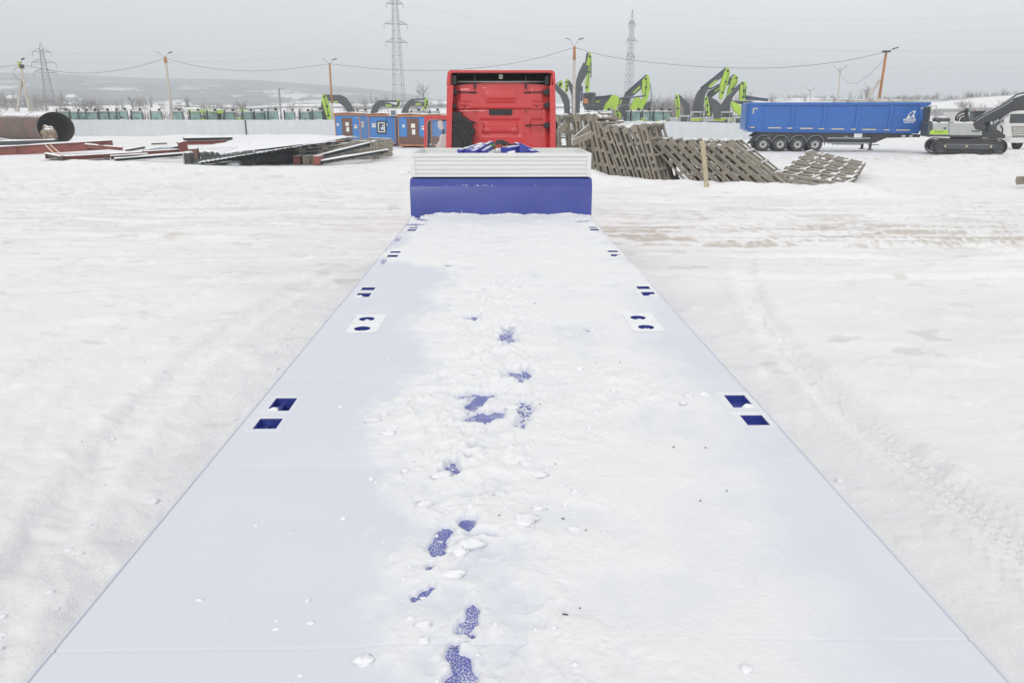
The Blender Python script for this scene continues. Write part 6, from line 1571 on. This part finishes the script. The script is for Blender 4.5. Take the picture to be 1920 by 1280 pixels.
pole('tall pale lamp pole right of the red cab', P(1076.5, 215, 92), P(1077, 88, 92), .17, ((0, .86, 1.0, M_PC), (.86, 1, 1.05, M_PO)), ((-.5, .75, .55), (.45, .75, .55)))
lp_ = pole('leaning braced lamp pole behind the blue tipper', P(1643, 215, 76), P(1662, 97, 76), .16, ((0, .5, 1.35, M_PC), (.5, 1, .8, M_PO)), ((.5, .2, .5),))
MB().tube([P(1618, 200, 76) - lp_.location, P(1650, 150, 76) - lp_.location], .12, 10).build('brace', M_PC, lp_, smooth=True)
MB().box(P(1662, 97, 76) - lp_.location, (.7, .3, .16)).build('crossarm', M_DARK, lp_)
ap = pole('three legged lamp pole behind the rusty pipe', P(57.5, 214, 96), P(39, 124, 96), .15, ((0, 1, 1.1, M_PC),), ((.3, .7, .35),))
for q, m in ((P(19, 214, 96), M_PC), (P(72, 214, 99), M_PC)): MB().tube([Vector((q.x, q.y, 0)) - ap.location, P(40, 148, 96) - ap.location], .15, 10).build('leg', m, ap, smooth=True)
MB().box(P(37, 122, 96) - ap.location, (.3, .3, .7)).build('bracket', mat('yellow_green_bracket', (.45, .45, .06), .6), ap); MB().box(P(41, 125, 96) - ap.location, (.42, .3, .42)).build('switch_box', M_DARK, ap)
for (x0, y0, x1, y1, Y, lb, v) in ((1571, 215, 1575.5, 127, 150, 'thin pale pole with two drooping arms above the tipper', 1), (1519, 215, 1520, 167, 230, 'small distant pole with a short arm above the tipper', 1), (526.5, 215, 523, 166, 165, 'dark distant pole over the tractor row', 2), (697, 215, 694.5, 174, 260, 'faint distant pole left of the middle pylon', 0), (706, 215, 705, 181, 260, 'short distant pole right of the faint one', 0)):
    t = pole(lb, P(x0, y0, Y), P(x1, y1, Y), .15 if v < 2 else .2, ((0, 1, 1, M_PYL if v != 1 else M_PC),), name='power_pole', cat='power pole', group='distant power poles')
    if v: 
        d = P(x1, y1, Y) - t.location; dz = 1 if v == 1 else .1
        for s in (-1, 1): MB().tube([d - Vector((0, 0, .8 if v == 1 else .3)), d + Vector((s * (1.4 if v == 1 else .5 * (s + 1.4)), 0, .5 if v == 1 else 0))], .05, 5).build('arm', M_PYL, t)
def wire(label, pts, r=.020, m=M_WIRE, group='cables strung between the lamp poles', name='cable'):
    # smooth curve through surveyed points
    q = [Vector(P(*p)) for p in pts]; o = []
    for i in range(len(q) - 1):
        p0, p1, p2, p3 = q[max(i - 1, 0)], q[i], q[i + 1], q[min(i + 2, len(q) - 1)]
        for k in range(8):
            t = k / 8; o.append(.5 * ((2 * p1) + (p2 - p0) * t + (2 * p0 - 5 * p1 + 4 * p2 - p3) * t * t + (3 * p1 - p0 - 3 * p2 + p3) * t ** 3))
    o.append(q[-1])
    return tag(MB().tube(o, r, 5).build(name, m), label, 'cable', group)
wire('cable from the left edge to the three legged pole', [(-60, 128, 94), (0, 125.5, 95), (37, 122, 96)])
wire('sagging cable from the three legged pole to the twin head pole', [(41, 122, 96), (110, 134.5, 99), (165, 137.5, 101), (215, 133, 103), (260, 124.5, 105), (308, 110, 106.5)])
wire('cable from the twin head pole to the orange pole', [(310, 110, 106.5), (370, 124.5, 106), (440, 132.5, 106), (500, 133, 106), (560, 127.5, 106), (617, 120, 105.5)])
wire('cable from the orange pole over the red cab to the tall pole', [(620, 120, 105.5), (690, 128, 103), (770, 132.5, 101), (850, 131.5, 98), (940, 122.5, 95), (1010, 109, 93), (1076, 89.5, 92)])
wire('long sagging cable from the tall pole to the leaning pole', [(1078, 89.5, 92), (1130, 104, 90), (1200, 115, 88), (1300, 124.5, 85), (1400, 128, 82), (1480, 126, 80), (1580, 115, 78), (1660, 98, 76)])
wire('loose cable looping from the leaning pole to the thin pale pole', [(1660, 109, 76), (1640, 130, 90), (1617, 150, 105), (1596, 157, 120), (1580, 146, 138), (1575, 132, 150)])
wire('short cable hanging down beside the three legged pole', [(38, 124, 96), (27, 131, 96), (27, 142, 96), (36, 150, 96)], group='short cables')

# ================================================================== LATTICE PYLONS
def pylon(label, px, Y, H, b, tw, arms, zb=1.2):
    p = P(px, 215, Y); t = thing('lattice_pylon', label, 'pylon', (p.x, Y, zb), R_(22), 'lattice pylons')
    def hw_(z): return b / 2 + (tw / 2 - b / 2) * min(1, z / (H * .93)) if z < H * .9 else max(.05, tw / 2 * (H - z) / (H * .1))
    cs = [(-1, -1), (1, -1), (1, 1), (-1, 1)]
    for sx, sy in cs:
        MB().tube([(sx * hw_(z), sy * hw_(z), z) for z in (0, H * .45, H * .9, H)], .058, 5).build('leg', M_PYL, t)
    mb = MB(); z = 0.0
    while z < H * .9:
        s = max(1.2, hw_(z) * 2.1); z2 = min(z + s, H * .9)
        for k in range(4):
            a, c = cs[k], cs[(k + 1) % 4]
            for (p0, p1) in (((a, z), (c, z2)), ((c, z), (a, z2)), ((a, z2), (c, z2))):
                mb.tube([(p0[0][0] * hw_(p0[1]), p0[0][1] * hw_(p0[1]), p0[1]), (p1[0][0] * hw_(p1[1]), p1[0][1] * hw_(p1[1]), p1[1])], .03, 4)
        z = z2
    mb.build('bracing', M_PYL, t, kind='stuff')
    for (az, al) in arms:
        mb = MB()
        for s in (-1, 1):
            tip_ = Vector((s * al, 0, az)); 
            for sy in (-1, 1):
                mb.tube([(s * hw_(az), sy * hw_(az), az), tip_], .06, 4); mb.tube([(s * hw_(az + 1.1), sy * hw_(az + 1.1), az + 1.1), tip_], .045, 4)
            for k in range(1, 4):
                f = k / 4; xx = s * (hw_(az) + (al - hw_(az)) * f); mb.tube([(xx, 0, az), (xx - s * .5, 0, az + 1.1 * (1 - f + .2))], .03, 4)
        mb.tube([(-hw_(az), 0, az), (hw_(az), 0, az)], .06, 4)
        for s in (-1, 1): mb.tube([(s * hw_(az), -hw_(az), az), (s * hw_(az), hw_(az), az)], .05, 4)
        mb.build('crossarm', M_PYL, t)
        for s in (-1, 1): MB().tube([(s * al, 0, az), (s * al, 0, az - 1.3)], .07, 5).build('insulator', mat('insulator_glass', (.22, .24, .25), .3), t)
    return t
def zz(py, Y): return P(900, py, Y).z - 1.2
pylon('tall lattice pylon in the middle reaching out of the top of the picture', 749, 230, zz(-45, 230), 3.3, 1.1, [(zz(80, 230), 3.1), (zz(46, 230), 3.4), (zz(8, 230), 2.4)])
pylon('lattice pylon standing right of the middle lamp pole', 1177.5, 260, zz(18, 260), 2.5, .9, [(zz(106, 260), 1.5), (zz(76, 260), 1.9), (zz(45, 260), 1.3)])
pylon('smaller lattice pylon on the far left', 98, 240, zz(81, 240), 3.0, .8, [(zz(137, 240), 3.0), (zz(119, 240), 3.2), (zz(99, 240), 2.4)])
PW = [[(100, 119, 240), (330, 117, 236), (560, 105, 233), (727, 46, 230)], [(95, 99, 240), (330, 105, 236), (560, 84, 233), (731, 8, 230)], [(771, 47, 230), (900, 68, 240), (1030, 79, 250), (1166, 76, 260)], [(770, 80, 230), (900, 100, 240), (1030, 109, 250), (1168, 106, 260)],
      [(1188, 45, 260), (1420, 60, 258), (1700, 62, 255), (2000, 52, 250)], [(1189, 76, 260), (1420, 91, 258), (1700, 98, 255), (2000, 95, 250)], [(1187, 106, 260), (1420, 120, 258), (1700, 128, 255), (2000, 126, 250)], [(1188, 24, 260), (1420, 37, 258), (1700, 36, 255), (2000, 24, 250)],
      [(771, 9, 230), (900, 36, 240), (1030, 50, 250), (1168, 46, 260)], [(771, 120, 300), (1000, 122, 300), (1300, 118, 300), (1560, 96, 300), (2000, 100, 300)], [(-60, 100, 240), (0, 106, 240), (92, 99, 240)], [(-60, 128, 240), (0, 130, 240), (90, 119, 240)]]
WL_ = ['lower left span of power line to the middle pylon', 'upper left span of power line to the middle pylon', 'middle span of power line between the two right pylons', 'lowest span between the two right pylons', 'second power line from the top running off right', 'third power line from the top running off right', 'lowest power line running off right from the right pylon', 'top power line running off right from the right pylon', 'top span between the two right pylons', 'faint line crossing low behind the right pylon', 'upper line off the left pylon to the picture edge', 'lower line off the left pylon to the picture edge']
for q, lb in zip(PW, WL_): wire(lb, q, .016, M_WIREG, 'power lines on the pylons', 'power_line')

# ================================================================== BARE SCRUB, TREES, FAR HOUSES
def tz(x, y): return float(terrain(np.array([x]), np.array([y]))[0])
def twigs(mb, base, h, sp, n, rs, th=.035):
    for k in range(n):
        a = rs.uniform(0, 6.28); l = h * rs.uniform(.5, 1.0); s = sp * rs.uniform(.1, 1.0)
        b0 = Vector(base) + Vector((rs.gauss(0, sp * .35), rs.gauss(0, sp * .35), 0))
        tp_ = b0 + Vector((math.cos(a) * s, math.sin(a) * s, l)); m_ = b0.lerp(tp_, .5) + Vector((rs.uniform(-.1, .1), 0, .1)) * h
        w_ = Vector((th, 0, 0))
        mb.add([b0 - w_, b0 + w_, m_ + w_ * .6, m_ - w_ * .6, tp_], [(0, 1, 2, 3), (3, 2, 4)])
        for j in range(3):
            f = rs.uniform(.4, .95); q = b0.lerp(tp_, f); e = q + Vector((rs.uniform(-1, 1), rs.uniform(-1, 1), rs.uniform(.3, 1.2))) * l * .22
            mb.add([q - w_ * .4, q + w_ * .4, e], [(0, 1, 2)])
def scrub(label, spots, seed):
    rs = random.Random(seed); mb = MB()
    for (px0, px1, Y0, Y1, n, h0, h1) in spots:
        for k in range(int(n * 2.4)):
            Y = rs.uniform(Y0, Y1); x = P(rs.uniform(px0, px1), 215, Y).x
            twigs(mb, (x, Y, tz(x, Y) - .1), h0 + (h1 - h0) * rs.random() ** 2, rs.uniform(.6, 2.6), 15, rs, .022 + Y * .00009)
    tag(mb.build('bare_scrub', M_TWIG), label, 'scrub', kind='stuff')
scrub('bare leafless scrub on the snowfield beyond the tractors', [(110, 420, 165, 240, 46, 1.5, 4.5), (420, 620, 160, 240, 30, 1.5, 4.0), (600, 840, 180, 280, 24, 1.2, 3.5), (-60, 120, 180, 320, 30, 2, 6)], 3)
scrub('dense bare thicket between the two excavator groups', [(1215, 1300, 150, 230, 70, 2.5, 6.0), (1110, 1215, 180, 260, 30, 2.0, 5.0), (1290, 1420, 180, 250, 20, 2, 4.5)], 4)
scrub('bare scrub showing above the tipper and the grey excavator', [(1440, 1640, 230, 300, 12, 1.5, 5.0), (1740, 1930, 130, 200, 30, 1.0, 2.6), (1640, 1930, 240, 300, 30, 1.5, 3.0)], 5)
def bare_tree(label, px, Y, h, seed):
    rs = random.Random(seed); x = P(px, 215, Y).x; z = tz(x, Y); t = thing('bare_tree', label, 'tree', (x, Y, z - .1), 0, 'leafless trees beyond the fence')
    MB().tube([(0, 0, 0), (.05, 0, h * .3), (0, .05, h * .6)], [.16, .12, .07], 6).build('trunk', M_TWIG, t)
    mb = MB(); 
    for k in range(14):
        a = rs.uniform(0, 6.28); f = rs.uniform(.25, .6); b0 = Vector((0, 0, h * f)); e = b0 + Vector((math.cos(a) * h * .28, math.sin(a) * h * .28, h * rs.uniform(.15, .4)))
        mb.tube([b0, b0.lerp(e, .5) + Vector((0, 0, h * .05)), e], [.06, .045, .02], 4, cap=False)
        for j in range(16):
            q = b0.lerp(e, rs.uniform(.3, 1)); d = Vector((rs.uniform(-1, 1), rs.uniform(-1, 1), rs.uniform(-.1, 1.0))) * h * .14; w_ = Vector((.028, 0, 0)); mb.add([q - w_, q + w_, q + d], [(0, 1, 2)])
    mb.build('crown', M_TWIG, t); return t
for px, Y, h, lb in ((795, 235, 8.5, 'round crowned bare tree above the huts'), (455, 190, 5.0, 'bare tree above the lime roofed tractors'), (250, 200, 5.0, 'bare tree left of the twin head pole'), (1621, 230, 6.0, 'bare tree beside the brace of the leaning pole'), (1232, 170, 6.0, 'tallest bare tree of the dense thicket'), (172, 190, 4.5, 'bare tree right of the left pylon')):
    bare_tree(lb, px, Y, h, int(px))
M_HW = [mat('house_wall_pale', (.40, .38, .35), .9, var=.1), mat('house_wall_dark', (.20, .16, .14), .9, var=.1)]
rs = random.Random(8); k = 0
ORD = ['first', 'second', 'third', 'fourth', 'fifth', 'sixth', 'seventh', 'eighth', 'ninth', 'tenth', 'eleventh', 'twelfth', 'thirteenth', 'fourteenth', 'fifteenth', 'sixteenth', 'seventeenth', 'eighteenth']
HPX = sorted([20, 48, 70, 88, 112, 128, 246, 262, 282, 300, 318, 338, 352, 372, 395, 30, 140, 430])
for px, Y in ((20, 520), (48, 560), (70, 640), (88, 700), (112, 600), (128, 760), (246, 650), (262, 700), (282, 620), (300, 780), (318, 690), (338, 640), (352, 820), (372, 700), (395, 760), (30, 820), (140, 860), (430, 800)):
    x = P(px, 215, Y).x; z = tz(x, Y); w_, d_, h_ = rs.uniform(8, 13), rs.uniform(7, 10), rs.uniform(3, 4.5)
    z = max(z, P(px, rs.uniform(168, 196), Y).z - h_) if False else z
    t = thing('house', 'small snow roofed house on the far slope, %s counted from the left edge' % ORD[HPX.index(px)], 'house', (x, Y, z), rs.uniform(-.5, .5), 'far village houses on the left slope')
    MB().box((0, 0, h_ / 2), (w_, d_, h_)).build('wall', M_HW[k % 2], t)
    MB().prism([(-d_ / 2 - .5, h_), (d_ / 2 + .5, h_), (0, h_ + 3.2)], lambda u, v, s: (s, u, v), -w_ / 2 - .4, w_ / 2 + .4).build('roof', M_SNOWP, t, fix=True)
    for s in (-1, 1): MB().box((s * w_ * .22, -d_ / 2 - .02, h_ * .55), (1.1, .06, 1.3)).build('window', M_DKGL, t)
    k += 1

# ================================================================== WINTER HAZE
hz = bpy.data.materials.new('winter_haze'); hz.use_nodes = True
t_ = hz.node_tree; t_.nodes.clear(); o_ = t_.nodes.new('ShaderNodeOutputMaterial'); pv = t_.nodes.new('ShaderNodeVolumePrincipled')
pv.inputs['Color'].default_value = (.895, .945, .99, 1); pv.inputs['Density'].default_value = HAZE; pv.inputs['Anisotropy'].default_value = 0.2
t_.links.new(pv.outputs[0], o_.inputs['Volume'])
if HAZE > 0:
    MB().box((0, 900, 65), (9200, 5400, 174)).build('haze', hz, kind='stuff')['label'] = 'thin winter haze over the whole yard'
